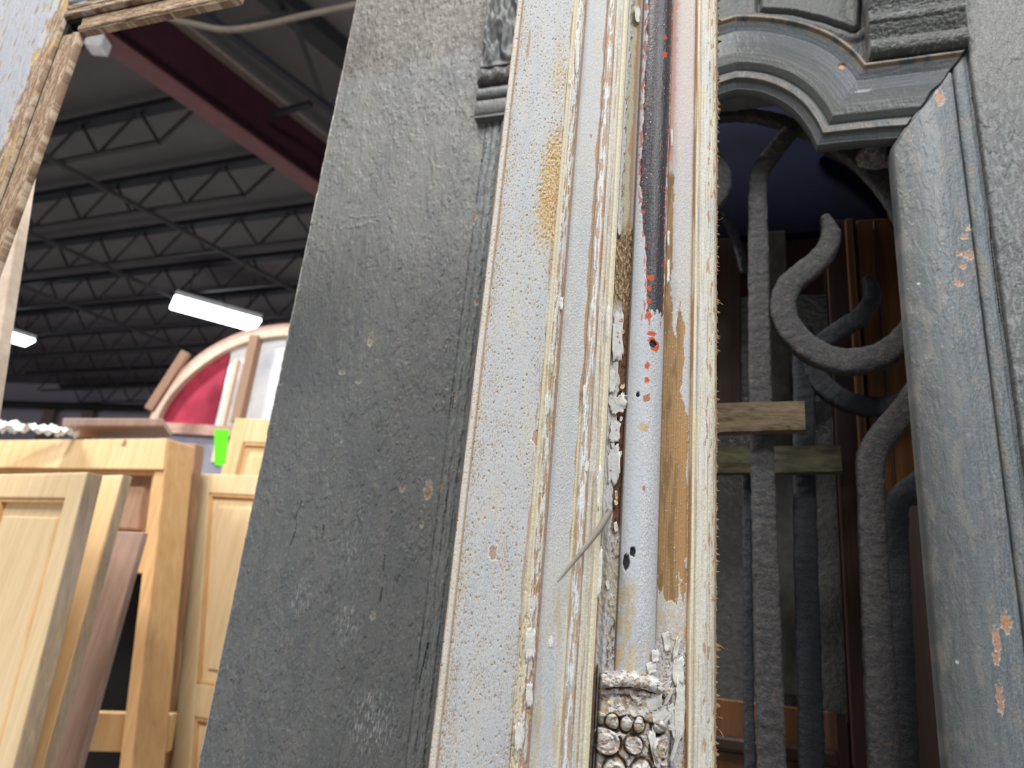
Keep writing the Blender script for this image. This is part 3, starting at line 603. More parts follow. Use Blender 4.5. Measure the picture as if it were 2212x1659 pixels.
# crack along the mitre
ma, mb = R_(2090, 100), R_(1945, 287)
t = np.linspace(0, 1, 60); cp = [(mb[0]*(1-k)+ma[0]*k + .0012*math.sin(k*23), 0.024 - head_prof(1-k)/1000 - .0012, mb[1]*(1-k)+ma[1]*k + .0012*math.sin(k*17)) for k in t]
tube('mitre_gap', cp[::3], .0013, MT['black'], eF, 6)
# tympanum board above the arch with raised dusty field, and stacked cap mouldings
def tymp(U, V):
    H, C = grey_base(U, V, 60); v = V*1000
    q = [R_(*p)*1000 for p in ((1640, -40), (1640, -4), (1720, 2), (1790, 18), (1850, 40), (1866, 30), (1868, -10), (1870, -40))]
    dd = np.full(U.shape, 1e3)
    for a, c in zip(q[:-1], q[1:]):
        ab = c-a; tt = np.clip(((U-a[0])*ab[0] + (v-a[1])*ab[1])/ab.dot(ab), 0, 1); dd = np.minimum(dd, np.hypot(U-a[0]-tt*ab[0], v-a[1]-tt*ab[1]))
    H = H*.8 - 6*(1-S(1.5, 4, dd)) + 5*(S(3, 8, dd)-S(12, 26, dd)); C = mixc(C, (30, 31, 32), (1-S(1, 3.5, dd))*.8)
    C = mixc(C, (72, 74, 73), np.full(U.shape, .55)); C = mixc(C, (98, 96, 91), S(-.1, .4, fbm(U/16, v/16, 4, 3))*.6)  # first mix paints the shade above the arch into the grey
    return H, C, np.full(U.shape, .6)
relief('tympanum_board', np.arange(-.33, R_(1885, 80)[0]+.01, .0011), np.arange(2.385, 2.76, .0011), tymp, MT['grey'], eF, .05, w0=.03, top=True)
def cap_fn(flip=False):
    zb = R_(1985, 115)[1]
    def fn(U, V):
        H, C = grey_base(U, V, 71); v = V*1000; d = (V-zb)*1000
        H = H*.8 - 14*(1-S(0, 6, d)) + 12*np.sqrt(np.clip(1-((d-18)/16.)**2, 0, 1)) + 10*S(34, 60, d) + 5*np.sqrt(np.clip(1-((d-68)/8.)**2, 0, 1)) + 14*S(80, 120, d) + 1.2*fbm(U/7, d/5, 4, 9)
        C = mixc(C, (78, 80, 77), np.full(U.shape, .6)); C = mixc(C, (50, 52, 50), band(32, 40, d, 3)*.7+band(74, 82, d, 2)*.6); C = mixc(C, (78, 82, 80), S(-.1, .4, fbm(U/25, d/5, 4, 33))*.6)  # base darkened, shade on the cap painted into its grey
        C = mixc(C, (160, 150, 134), S(.3, .5, fbm(U/6, d/3, 4, 34))*.6); C = mixc(C, (30, 31, 30), 1-S(0, 4, d))
        C = mixc(C, (172, 172, 168), S(.3, .6, fbm(U/30, d/4, 3, 35))*band(55, 80, d, 6)*.6)
        return H, C, np.full(U.shape, .55)
    return fn
zb = R_(1985, 115)[1]
relief('cap_moulding', np.arange(R_(1880, 120)[0], uR1-.001, .0009), np.arange(zb+.0, 2.74, .0009), cap_fn(), MT['grey'], eF, .03, top=True)
# left capital block: leafy corbel over a beaded necking
def corbel(U, V):
    H, C = grey_base(U, V, 81); v = V*1000; z0 = R_(1085, 262)[1]*1000; d = v - z0; u = U + 455
    H = H*.3 + 6 + 3*np.sqrt(np.clip(1-((d-22)/16.)**2, 0, 1)) + 6*np.sqrt(np.clip(1-((d-52)/13.)**2, 0, 1)) - 3*band(66, 70, d, 1) + 13*np.sqrt(np.clip(1-((d-88)/17.)**2, 0, 1)) + (4 + 10*S(110, 230, d) + (4*np.sin((u*.7 + d*.22 + 9*fbm(u/22, d/60, 2, 3))/4.6) + 1.0*fbm(u/9, d/30, 2, 8))*S(112, 125, d))*S(106, 112, d)
    H += 2.5*np.sin(u/4.5 + .6*np.sin(d/5))*band(72, 104, d, 3)
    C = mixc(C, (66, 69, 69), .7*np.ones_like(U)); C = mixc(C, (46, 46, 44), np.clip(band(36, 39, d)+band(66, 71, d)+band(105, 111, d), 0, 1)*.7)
    C = mixc(C, (136, 120, 104), S(.15, .4, fbm(U/3, v/3, 3, 83))*band(74, 104, d, 3)*.8)
    return H, C, np.full(U.shape, .5)
zc = R_(1085, 262)[1]
us = np.arange(-.457, -.34, .0009)
relief('leaf_corbel', us, np.arange(zc, 2.74, .001), corbel, MT['grey'], eF, .03, w0=-.01, top=True)

# ================================================================== IRON GRILLE behind the frame
def iron_set(e, off, prefix, mat, shapes):
    for nm, pts, ws, dep, w_, sd in shapes:
        iron(nm, [R_(x, y, off) for x, y in pts], [k*.00061*(1+off) for k in ws], dep, mat, e, w_+off, sd)
eG = RF.place(empty('iron_grille', 'dusty wrought iron grille with a bold scroll inside the grey frame, the front one', 'grille'))
of = .11
iron_set(eG, of, '', MT['iron'], [
    ('upright_bar', [(1712, 280), (1690, 306), (1655, 352), (1640, 378), (1637, 420), (1638, 540), (1641, 800), (1648, 1034), (1656, 1300), (1668, 1700), (1680, 2300)], [40, 44, 46, 46, 48, 50, 52, 55, 58], .018, 0, 3),
    ('arched_bar', [(1470, 262), (1520, 248), (1570, 240), (1625, 241), (1680, 252), (1725, 268), (1775, 286), (1840, 316), (1893, 356), (1932, 405), (1960, 462), (1990, 560)], [30, 32, 34, 36, 42, 62, 74, 66, 50], .02, .012, 5),
    ('scroll', [(1778, 470), (1789, 492), (1793, 520), (1775, 556), (1738, 590), (1702, 622), (1691, 668), (1708, 716), (1750, 757), (1808, 781), (1870, 780), (1925, 757), (1968, 714), (1995, 660), (2010, 600)], [18, 44, 54, 58, 60, 62, 62, 60, 58, 56], .026, -.002, 8),
    ('upright_bar', [(2010, 780), (1985, 838), (1950, 892), (1905, 945), (1882, 990), (1880, 1040), (1886, 1200), (1896, 1400), (1912, 1700), (1935, 2300)], [46, 56, 60, 58, 54, 55, 58, 62], .02, -.002, 11),
    ('scroll_end', [(1505, 300), (1530, 330), (1556, 362), (1563, 400), (1548, 440), (1520, 470)], [20, 30, 40, 42, 30, 18], .024, 0, 14)])
# distinguish the same grille's rim: heavy round boss with worn metal shine
P = R_(1898, 338, of); us_ = np.linspace(0, 2*math.pi, 40, endpoint=False); vs_ = np.linspace(0.02, math.pi-.02, 24)
G = np.array([[(P[0] + .028*math.sin(v_)*math.cos(u_)*1.25, of + .003 + .016*math.cos(v_), P[1] + .028*math.sin(v_)*math.sin(u_)*.9) for u_ in us_] for v_ in vs_]); q = G.reshape(-1, 3); G = G + (fbm3(q, .012, 3, 3).reshape(24, 40)[..., None])*np.array([.004, .003, .004])
grid_mesh('worn_boss', G, m_iron('scuffed_bright_iron', (130, 126, 124), (190, 178, 170), .8), eG, wrapu=True)
eB = RF.place(empty('iron_grille', 'bluish dark iron grille standing behind the front one', 'grille'))
of2 = .24
iron_set(eB, of2, '', MT['iron_back'], [
    ('scroll', [(1868, 598), (1882, 622), (1880, 655), (1850, 690), (1806, 718), (1770, 750), (1758, 790), (1780, 835), (1830, 868), (1890, 880), (1950, 868), (2000, 830)], [20, 38, 42, 44, 46, 46, 44, 44], .024, 0, 21),
    ('upright_bar', [(1735, 700), (1737, 860), (1738, 1010), (1741, 1200), (1746, 1400), (1756, 1700), (1775, 2200)], [46, 46, 48, 48, 48], .02, .004, 23),
    ('upright_bar', [(2030, 1000), (1990, 1040), (1950, 1072), (1936, 1110), (1942, 1300), (1956, 1600), (1975, 2100)], [46, 50, 46, 44, 44], .02, 0, 25),
    ('upright_bar', [(1612, 1010), (1614, 1200), (1617, 1500), (1625, 2000)], [20, 20, 22], .02, 0, 27),
    ('arched_bar', [(1500, 500), (1560, 470), (1590, 520), (1610, 590)], [20, 24, 20], .015, 0, 28)])
def slat(name, label, px, off, mt, seed):
    Q = [R_(x, y, off) for x, y in px]; O3 = Q[0]; n = 90; m = 16
    A = np.linspace(0, 1, n)[:, None]; 
    e = RF.place(bpy.data.objects.new('x', None)) if False else None
    ring = []
    for i in range(n):
        a = i/(n-1); tp = Q[0]*(1-a)+Q[1]*a; bt = Q[3]*(1-a)+Q[2]*a; r = []
        for (ss, dd) in [(k/6, 0) for k in range(7)] + [(1, .5), (1, 1)] + [(1-k/6, 1) for k in range(1, 7)] + [(0, .5)]:
            c = tp*(1-ss)+bt*ss; r.append((c[0], off + dd*.022, c[1]))
        ring.append(r)
    G = np.array(ring); q = G.reshape(-1, 3)*[1, 1, 3]; nz = fbm3(q, .018, 4, seed).reshape(G.shape[:2])*.0025; G[..., 1] += nz; G[..., 2] += nz*.8
    cap = [G[0], G[-1]]
    c0 = np.repeat(G[:1].mean(1, keepdims=True), G.shape[1], 1); c1 = np.repeat(G[-1:].mean(1, keepdims=True), G.shape[1], 1)
    o = grid_mesh(name, np.concatenate([c0, G, c1]), mt, wrapu=True); o.data.polygons.foreach_set('use_smooth', [False]*len(o.data.polygons)); RF.place(o); return tag(o, label, 'wood strip')
slat('wooden_batten', 'dusty tan wood slat across the front grille bar', [(1500, 872), (1738, 866), (1740, 928), (1500, 934)], of-.035, MT['slat'], 3)
slat('wooden_batten', 'olive-stained wood slat just below and behind the tan one', [(1500, 966), (1815, 962), (1820, 1018), (1500, 1022)], of2-.04, MT['slat2'], 9)
# varnished door with blue and hammered glass leaning behind the grilles
of3 = .36
eV = RF.place(empty('glazed_door', 'varnished brown door with blue top glass and grey hammered glass behind the grilles', 'door'))
def rbox(x0, x1, y0, y1, w0, w1, nm, mt, bev=.003, zmin=None):
    a = R_(x0, (y0+y1)/2, of3); c = R_(x1, (y0+y1)/2, of3); t_ = R_((x0+x1)/2, y0, of3); b_ = R_((x0+x1)/2, y1, of3)
    return MB().box((a[0], of3+w0, b_[1] if zmin is None else zmin), (c[0], of3+w1, t_[1])).build(nm, mt, eV, bevel=bev)
rbox(1806, 1862, 480, 1500, -.012, .04, 'stile', MT['darkoak'], zmin=0)
rbox(1853, 1872, 480, 1500, -.02, .01, 'bead', MT['oak'], zmin=0)
rbox(1868, 2120, 470, 1085, -.008, .04, 'side_panel', MT['oak'])
rbox(1906, 1912, 480, 1080, -.012, .0, 'reed', MT['darkoak'])
a = R_(1400, 1510, of3); c = R_(1806, 760, of3)
rbox(1380, 1808, 640, 1515, .005, .012, 'hammered_pane', MT['hammered'], 0)
rbox(1380, 1808, 1512, 1600, -.006, .03, 'lower_rail', MT['oak']); rbox(1380, 1808, 1590, 1625, -.02, .0, 'rail_moulding', MT['darkoak'], .006); rbox(1380, 1808, 1625, 1800, .0, .03, 'bottom_panel', MT['oak'], zmin=0)
rbox(1380, 1600, 520, 880, -.004, .004, 'mullion_board', MT['darkoak']); rbox(1668, 1712, 500, 1500, -.006, .003, 'muntin', MT['greywood'])
rbox(1380, 2140, 60, 500, .0, .03, 'blue_pane', MT['blueglass'], 0)
# arched wooden rim round the blue glass
P_ = [R_(x, y, of3-.03) for x, y in ((1760, 300), (1830, 335), (1890, 385), (1935, 440), (1965, 520), (1985, 620))]
iron('arched_rim', P_, [.03, .03, .03], .03, MT['darkoak'], eV, of3-.03, 31, .0003)
o = MB().box((-.9, .62, 0), (1.2, .66, 2.9)).build('recess_backing', MT['darkoak']); RF.place(o); tag(o, 'dark wood panel added at the very back of the opening to keep it dark', 'door')  # added panel, closes the recess off so it stays dark

# ================================================================== WHITE PEELING CASING (hero)
CY = .6
def cz(py, px=1400): return at(px, py, CY)[2]
ys = np.arange(-60, 1720, 10.); zs = np.array([cz(y) for y in ys])
def yp(V): return np.interp(-V, -zs, ys)        # photo row of a height on the board, used only to read off where stains sit
def cx(px, py): p = at(px, py, CY); return p[0]*1000, p[2]*1000
eC = empty('door_casing', 'tall door casing in peeling white paint with a half-round column and exposed brown wood', 'door casing', (0, CY, 0))
Wt = (206, 208, 210); CR = (232, 222, 186); BR = (176, 142, 110); DK = (96, 72, 54); OC = (192, 148, 78)
def blob(U, V, px, py, ru, rz, seed=0, j=.5):
    a, c = cx(px, py); v = V*1000; return np.hypot((U-a)/ru, (v-c)/rz) + j*fbm(U/(ru*.8), v/(rz*.8), 3, seed)
def lines_field(U, V, s, a=.5): return fbm(U/s, V*1000/160, 2, 3)
def grain(U, V, C, m, strength=.5):
    g = fbm(U/.35, V*1000/60, 2, 12); return mixc(C, (118, 84, 50), S(0, .5, g)*strength*m)
def specks(U, V, C, H, amt, seed, m=1.):
    v = V*1000; n = fbm(U/.75, v/3.2, 3, seed); z = fbm(U/14, v/40, 2, seed+1); k = S(.50-amt, .58-amt, n + .3*z)*m
    return mixc(C, BR, k*.85), H - .25*k
def base(U, V, tone=Wt, seed=0):
    v = V*1000; C = np.ones(U.shape+(3,))*lin(tone)
    C = mixc(C, (196, 202, 208), S(0, .5, fbm(U/15, v/120, 3, seed))*.6); C = mixc(C, (214, 208, 196), S(.05, .5, fbm(U/10, v/60, 3, seed+5))*.5)
    C = mixc(C, (160, 156, 150), S(.12, .42, fbm(U/.7, v/2.6, 3, seed+9))*.42)
    H = .10*fbm(U/1.4, v/3.4, 3, seed+3) + .12*fbm(U/6, v/25, 3, seed+4)
    return H, C
def hair(U, V, seed, a=.35):
    """fine vertical cracks in brittle paint"""
    v = V*1000; n = np.abs(fbm(U/1.6, v/26, 3, seed)); return (1-S(.012, .05, n))*S(.0, .35, fbm(U/9, v/24, 2, seed+2))*a
X0, X1, X2, X3, X4, X5, X6, X7, X8 = -34.5, 26.5, 40., 64., 86., 102.5, 134.5, 160., 183.
def f_field1(U, V):
    v = V*1000; y = yp(V); H, C = base(U, V, Wt, 1); d = U - X0
    rel = d/(X1-X0)
    C, H = specks(U, V, C, H, .0, 21); C, H = specks(U, V, C, H, .16, 25, S(.7, 1, rel)*S(1350, 1560, y)); C, H = specks(U, V, C, H, .12, 26, band(7, 16, d, 3))
    h = hair(U, V, 41); C = mixc(C, (150, 140, 128), h); H -= .3*h
    # ochre stains
    for (px, py, ru, rz, k) in ((1195, 380, 13, 46, 1), (1185, 440, 12, 48, 1), (1200, 330, 9, 30, .9), (1208, 150, 9, 60, .42), (1195, 490, 8, 26, .75)):
        a, c = cx(px, py); g = np.exp(-((U-a)/ru)**2 - ((v-c)/rz)**2)*k
        n = fbm(U/2.2, v/4.5, 4, 60)
        m1 = S(.32, .42, g*.85 + n*.7 - .02); m2 = S(.42, .50, g*.5 + fbm(U/1.5, v/3.2, 4, 66)*.85 + .02)*S(.15, .3, g)
        C = mixc(C, (216, 192, 148), m1*.75); C = mixc(C, OC, m2*.85); H -= .2*m1 + .15*m2
    for (px, py, ru, rz) in ((1160, 945, 4.5, 8), (1065, 1195, 3.5, 7)):
        r = blob(U, V, px, py, ru, rz, 5); m = 1-S(.8, 1, r); C = mixc(C, (186, 150, 126), m*.85); H -= .4*m; C = mixc(C, (240, 236, 228), S(.85, 1, r)*(1-S(1.05, 1.2, r))*.8)
    r = blob(U, V, 1142, 95, 1.6, 24, 7); C = mixc(C, (170, 130, 90), (1-S(.7, 1, r))*.7)
    # left arris: cream edge strip and brown line
    e = fbm(d/3, v/30, 3, 71)
    C = mixc(C, (226, 218, 204), band(-2, 5.4, d, .5)*.8); C = mixc(C, (196, 158, 116), band(5.6, 6.9+e*1.0, d, .35)*.9); C = mixc(C, (172, 130, 92), band(-1, .8+e*1., d, .4)*.7)
    H += .9*band(-2, 5.2, d, .6) - .9*band(5.4, 6.8, d, .4) - 1.2*(1-S(0, 1.2, d))
    r = band(6.9, 9+e*3, d, .5)*S(.0, .3, fbm(U/1.2, v/5, 3, 72)); C = mixc(C, BR, r*.7)
    m = band(58.5+e*2.2, 62, d, .5)*S(-.1, .2, fbm(U/2, v/40, 3, 73)); C = mixc(C, (186, 150, 112), m*.8); H -= .4*m
    return H, C, np.full(U.shape, .62)
def f_bead(U, V):
    v = V*1000; y = yp(V); H, C = base(U, V, (226, 226, 220), 7); d = U - X1; w_ = X2-X1
    H = H*1.6 + 1.0*S(0, 1, d) + 3.6*np.sqrt(np.clip(1-((d-7.7)/4.9)**2, 0, 1)); e = fbm(d/2, v/22, 4, 81); e2 = fbm(d/1.4, v/9, 3, 83)
    C = mixc(C, (222, 207, 168), band(.3, 2.8, d, .4)*.85); C = mixc(C, (236, 226, 196), band(2.8, 5, d, .6)*.6)
    ex = S(.02, .12, e + .10*S(200, 400, y) - .06)*band(5, 12.4, d, .5); C = mixc(C, (184, 150, 116), ex*.85); H -= .5*ex
    C = mixc(C, (158, 116, 88), S(.12, .26, e2)*ex*.7)
    C = mixc(C, (176, 132, 104), band(12.2+e, 13.6, d, .3)*.9); H -= .8*band(12.2, 13.6, d, .4)
    ol = S(.1, .3, fbm(d/2.5, v/14, 3, 84))*band(2, 12, d, .7)*S(700, 850, y)*(1-S(1000, 1100, y)); C = mixc(C, (176, 172, 130), ol*.6)
    cr = S(.2, .34, fbm(d/2, v/7, 4, 85))*S(1200, 1350, y); C = mixc(C, (220, 190, 160), cr*.7); H -= .8*cr
    return H, C, np.full(U.shape, .6)
def f_field2(U, V):
    v = V*1000; y = yp(V); H, C = base(U, V, (208, 209, 208), 9); d = U - X2; H = H - .6
    rr = S(250, 450, y)*(1-S(1150, 1300, y)); n = fbm(U/.9, v/1.3, 3, 90); H += .28*n*rr; C = mixc(C, (166, 160, 150), S(.05, .5, n)*rr*.4)
    w_ = 3.0 + 2.2*fbm(d*0, v/45, 3, 91) - 1.0*(1-S(250, 420, y)); d2 = X3 - U
    mb = band(-1, 0, d2) + band(0, 1, d2); m = (1-S(w_-.4, w_+.2, d2))*(1-S(1150, 1280, y)); C = mixc(C, (184, 148, 118), m*.95); H -= .35*m
    C = mixc(C, (238, 225, 192), (1-S(1.8, 2.8, d2))*S(860, 900, y)*.9)
    C = mixc(C, (172, 130, 100), band(0, .9, d, .3)*.9)
    st = S(.1, .45, fbm(U/6, v/45, 3, 93))*S(1180, 1350, y)*.5; C = mixc(C, (200, 178, 128), st)
    r = blob(U, V, 1277, 292, 1.5, 3, 3); C = mixc(C, (170, 130, 110), (1-S(.7, 1, r))*.8)
    for px, py, ru, rz in ((1190, 1388, 2.2, 4.5), (1068, 1196, 2, 4)):
        r = blob(U, V, px, py, ru, rz, 4); m = 1-S(.8, .95, r); C = mixc(C, (238, 236, 226), m); H += .5*m
    return H, C, np.full(U.shape, .66)
def f_ogee(U, V):
    v = V*1000; y = yp(V); H, C = base(U, V, (220, 218, 210), 13); d = U - X3; e = fbm(d/2.2, v/26, 4, 101); e2 = fbm(d/1.2, v/60, 3, 103)
    H = H*1.6 + 2.2*S(0, 1, d) + 2.6*np.sqrt(np.clip(1-((d-4)/3.8)**2, 0, 1)) + 1.2*S(8, 10, d) + 1.5*S(13, 16, d) + .5*np.sin(d*2.4)*band(9, 20, d, 1) + 3*np.sqrt(np.clip(1-((d-19)/3.2)**2, 0, 1))
    m = band(0, 6.5, d, .4)*S(-.05, .1, e + .3*fbm(d, v/90, 2, 105)); C = mixc(C, (236, 238, 240), m*.9); H += .5*m
    C = mixc(C, (192, 158, 124), (1-S(-.12, -.02, e))*band(.2, 9, d, .5)*.8); C = mixc(C, (186, 140, 112), band(7.6, 9.2+e*2, d, .4)*S(-.3, .1, e2)*.85)
    C = mixc(C, (232, 222, 192), band(10, 17, d, 1)*S(-.2, .2, e2)*.7); C = mixc(C, (238, 227, 192), band(16.5, 21, d, .8)*.8); C = mixc(C, (176, 142, 110), band(12, 15, d, .5)*S(.0, .25, e2)*.8)
    C = mixc(C, (128, 92, 66), S(21, 21.6, d)*.9); H -= 3*S(21, 21.9, d)
    return H, C, np.full(U.shape, .6)
def f_groove(U, V):
    v = V*1000; y = yp(V); H, C = base(U, V, (214, 214, 212), 17); d = U - X4; w_ = X5-X4; e = fbm(d/3, v/12, 4, 111); e2 = fbm(d/2, v/5, 4, 113); lg = fbm(d*0+.5, v/30, 3, 117)
    H = H*2 - 7 + 1.0*S(11, 14, d)
    C = mixc(C, (196, 190, 162), band(4+e*2, 12, d, .5)*(1-S(470, 520, y))); C = mixc(C, (192, 150, 108), band(10.5+lg*3+e, 14.5, d, .4)*.9)
    lf = (1-S(4.0+e*3.5, 4.5+e*3.5, d))*(1-S(480, 500, y)); H += 1.3*lf; C = mixc(C, (216, 212, 214), lf)
    sh = band(4.3+e*3.5, 5.4+e*3.5, d, .3)*(1-S(480, 500, y)); C = mixc(C, (120, 100, 76), sh*.7)
    mid = S(470, 510, y)*(1-S(640, 700, y)); C = mixc(C, (156, 122, 84), mid); C = mixc(C, (208, 192, 164), mid*S(0, .2, e2)*.8); C = mixc(C, (92, 66, 44), mid*S(.1, .3, fbm(d/1.5, v/8, 4, 115))*.8); H += mid*1.2*e2
    low = S(640, 700, y)*(1-S(1130, 1180, y)); br = low*S(9+2*e, 10+2*e, d); C = mixc(C, (140, 98, 70), br); C = mixc(C, (84, 58, 42), br*S(0, .3, e2)*.8); H -= br*1.2
    pe = low*(1-S(9+2*e, 9.6+2*e, d)); H += 2.0*pe + pe*1.2*e; C = mixc(C, (220, 218, 216), pe)
    C = mixc(C, (190, 180, 130), pe*S(.2, .3, fbm(d/3, v/20, 3, 119))*(1-S(820, 860, y))*.9)
    lo2 = S(1130, 1180, y); C = mixc(C, (204, 204, 206), lo2*.8); C = mixc(C, (120, 96, 74), lo2*S(.1, .3, e2)*S(6, 12, d)); C = mixc(C, (208, 190, 150), lo2*S(.05, .3, lg+e*.4)*.5); H += lo2*(3*S(3, 8, d) + .8*e2)
    C = mixc(C, (104, 72, 52), (1-S(.6, 1.4, d))*.9); C = mixc(C, (190, 152, 110), band(1, 2.6, d, .3)*lo2*.9)
    return H, C, np.full(U.shape, .65)
def f_col(U, V):
    v = V*1000; y = yp(V); H, C = base(U, V, (216, 220, 224), 19); d = U - X5; w_ = X6-X5; t = (d-w_/2)/(w_/2)
    flat = S(420, 640, y)
    H = H*1.3 + 15*np.sqrt(np.clip(1-(t*.985)**2, 0, 1)) - 4
    right = S(14, 15, d); n = fbm(U/.8, v/1.6, 3, 120); H += right*flat*.3*n; C = mixc(C, (160, 156, 152), right*flat*S(.12, .5, n)*.5); C = mixc(C, (196, 202, 210), (1-right)*.5)
    Rg = np.full(U.shape, .6)
    e = fbm(U/4, v/14, 4, 123); e2 = fbm(U/1.6, v/4, 4, 125)
    l0 = 3.6 + 9*S(380, 640, y) + 1.6*e; r0 = np.interp(y, [0, 300, 420, 600, 690], [30.5, 30, 27.5, 29.5, 29.5]) + 1.0*e2
    bk = S(l0-.3, l0+.3, d)*(1-S(r0-.3, r0+.3, d))*(1-S(676, 684, y + 30*e + 12*e2))
    # lingering metal ground under the lost paint, orange primer at its borders
    ed = np.minimum(d - l0, r0 - d); n3 = fbm(U/2.4, v/9, 4, 127)
    ring = S(-3.4, -2.6, ed + 2.4*n3)*(1-bk)*(1-S(690, 705, y+40*e))*S(.0, .1, fbm(U/2.6, v/13, 3, 133) + .15*S(15, 25, d)); C = mixc(C, (188, 96, 68), ring*.8); H -= .3*ring
    C = mixc(C, (66, 63, 68), bk); Rg = Rg*(1-bk) + .27*bk; H -= bk*.5; H = H - bk*(.1*n)
    C = mixc(C, (96, 92, 96), bk*S(.1, .5, fbm(U/1.5, v/50, 3, 129))*.6)
    om = bk*S(.58, .64, fbm(U/2.6, v/6, 4, 131) + .30*(1-S(.3, 3.0, ed))); C = mixc(C, (204, 84, 50), om); Rg = Rg*(1-om)+.6*om
    wm = bk*S(.74, .78, fbm(U/2, v/3.4, 3, 135)); C = mixc(C, (226, 218, 204), wm); H += wm*.5; Rg = Rg*(1-wm)+.6*wm
    for px, py, ru, rz in ((1433, 95, 2.0, 3.5), (1432, 132, 3.6, 4.2), (1400, 612, 4.2, 3.6), (1398, 634, 2.5, 3), (1395, 660, 2.2, 4), (1396, 692, 3.6, 4.2), (1393, 799, 2.6, 4.2), (1402, 730, 4, 3), (1408, 755, 5, 6), (1392, 830, 2.5, 3), (1404, 745, 4.5, 3), (1392, 868, 3.5, 4), (1385, 1060, 1.2, 2.5)):
        r = blob(U, V, px, py, ru, rz, px); m = 1-S(.8, 1, r); C = mixc(C, (206, 88, 52) if py < 850 else (184, 118, 92), m*.95); Rg = Rg*(1-m)+.6*m
    for px, py, ru, rz in ((1405, 752, 3.4, 4), (1374, 859, 1.5, 2.6), (1362, 1194, 2.3, 4.2), (1350, 1216, 2.6, 7.), (1380, 932, .1, .1)):
        r = blob(U, V, px, py, ru, rz, px, .25); m = 1-S(.85, 1, r); C = mixc(C, (52, 46, 46), m); H -= 2.*m
    r = blob(U, V, 1385, 930, 5, 6, 3); C = mixc(C, (206, 176, 130), (1-S(.7, 1, r))*.8)
    yl = S(1230, 1300, y)*(1-S(11, 15, d + 2*e)); C = mixc(C, (206, 184, 142), yl*S(-.2, .3, e+.2)*.8)
    C = mixc(C, (222, 200, 164), S(1360, 1420, y)*S(0, .3, e)*.6)
    C = mixc(C, (110, 84, 62), (1-S(.3, 1.0, d))*.8); C = mixc(C, (120, 92, 68), S(w_-1.2, w_-.4, d)*.8)
    return H, C, Rg
def f_field3(U, V):
    v = V*1000; y = yp(V); H, C = base(U, V, (210, 206, 204), 23); d = U - X6; w_ = X7-X6; e = fbm(U/5, v/16, 4, 141); e2 = fbm(U/2, v/5, 3, 143)
    H -= 2.2
    C = mixc(C, (222, 204, 198), (1-S(200, 420, y))*.6); pk = (1-S(3+2*e, 6+6*np.abs(e), d))*(1-S(330, 380, y)); C = mixc(C, (204, 130, 104), pk*.6)
    rb = np.interp(y, [300, 380, 520, 600, 690, 740, 830, 900, 1290], [0, 5.5, 7, 5, 8, 13, 15, 24, 24.5]) + 2.2*e + .8*e2
    m = (1-S(rb-.25, rb+.25, d))*S(330, 380, y)*(1-S(1262, 1270, y + 60*e + 14*e2 - .9*(d-12)))
    isl = band(11, 17, d, .3)*0 + (1-S(.85, 1., np.hypot((d-15.5)/(4.2), (y-745)/(100.)) + .35*e))*(1-S(842, 850, y)); m = np.clip(m + isl, 0, 1)
    r = blob(U, V, 1450, 1268, 7, 12, 9); m = np.clip(m + (1-S(.85, 1, r)), 0, 1)
    sp = S(.66, .69, fbm(U/1.4, v/4.4, 3, 147))*m; mm = m*(1-sp)
    C = mixc(C, (184, 146, 100), mm); g = np.sin(U*6.0 + .6*fbm(U/8, v/90, 2, 3)); C = mixc(C, (116, 84, 52), mm*S(.0, .9, g)*.6); C = mixc(C, (120, 96, 66), mm*S(.0, .4, fbm(U/6, v/50, 3, 149))*(1-S(12, 20, d))*.6)
    C = mixc(C, (196, 156, 108), mm*S(14, 22, d)*.4); H -= mm*.55 - mm*.06*g
    ed = S(.03, .3, m)*(1-S(.5, .98, m)); C = mixc(C, (236, 230, 220), ed*.5)
    C = mixc(C, (206, 184, 150), S(1290, 1330, y)*(1-mm)*S(0, .3, e+.1)*.6); C = mixc(C, (214, 208, 208), S(1350, 1400, y)*.6)
    cr = (1-S(.02, .07, np.abs(fbm(U/5+e, v/8, 3, 151))))*S(1330, 1400, y); C = mixc(C, (120, 92, 76), cr*.7); H -= cr*.8; H += S(1330, 1400, y)*e2*.7
    C = mixc(C, (140, 104, 76), (1-S(.4, 1.6, d))*.6*(1-S(1340, 1400, y))); C = mixc(C, (196, 150, 98), S(w_-1.6-e, w_-.8-e, d)*.6)
    return H, C, np.full(U.shape, .66)
def f_edge(U, V):
    v = V*1000; y = yp(V); H, C = base(U, V, (226, 222, 208), 29); d = U - X7; w_ = X8-X7; g = fbm(U/.8, v/140, 3, 161); g2 = fbm(U/1.7, v/90, 3, 163); e = fbm(U/3, v/14, 3, 165)
    H = H + 2.0*S(0, 1, d) + 2.2*np.sqrt(np.clip(1-((d-2)/2.)**2, 0, 1)) + 1.8*S(4, 5, d) + 2.2*np.sqrt(np.clip(1-((d-12)/8.)**2, 0, 1)) + .35*g2 + .25*g - 4*S(w_-3, w_, d)
    C = mixc(C, (240, 231, 204), band(.6, 3.2, d, .4)*.9); C = mixc(C, (178, 134, 92), band(-1, .7, d, .3)*.9); C = mixc(C, (236, 225, 196), S(0, .4, g2)*.8)
    C = mixc(C, (186, 152, 110), S(.22, .42, g)*.7); C = mixc(C, (224, 226, 228), band(6, 13, d, 1)*S(-.1, .3, fbm(U/4, v/60, 2, 167))*.7)
    C = mixc(C, (168, 128, 84), S(w_-2.2+e*2, w_-1.4+e*2, d)*.75); C = mixc(C, (184, 134, 96), S(.34, .4, e)*S(8, 12, d)*.8)
    return H, C, np.full(U.shape, .62)
zl, zh = cz(1700)-.01, cz(-45)
zcap = cz(1452)
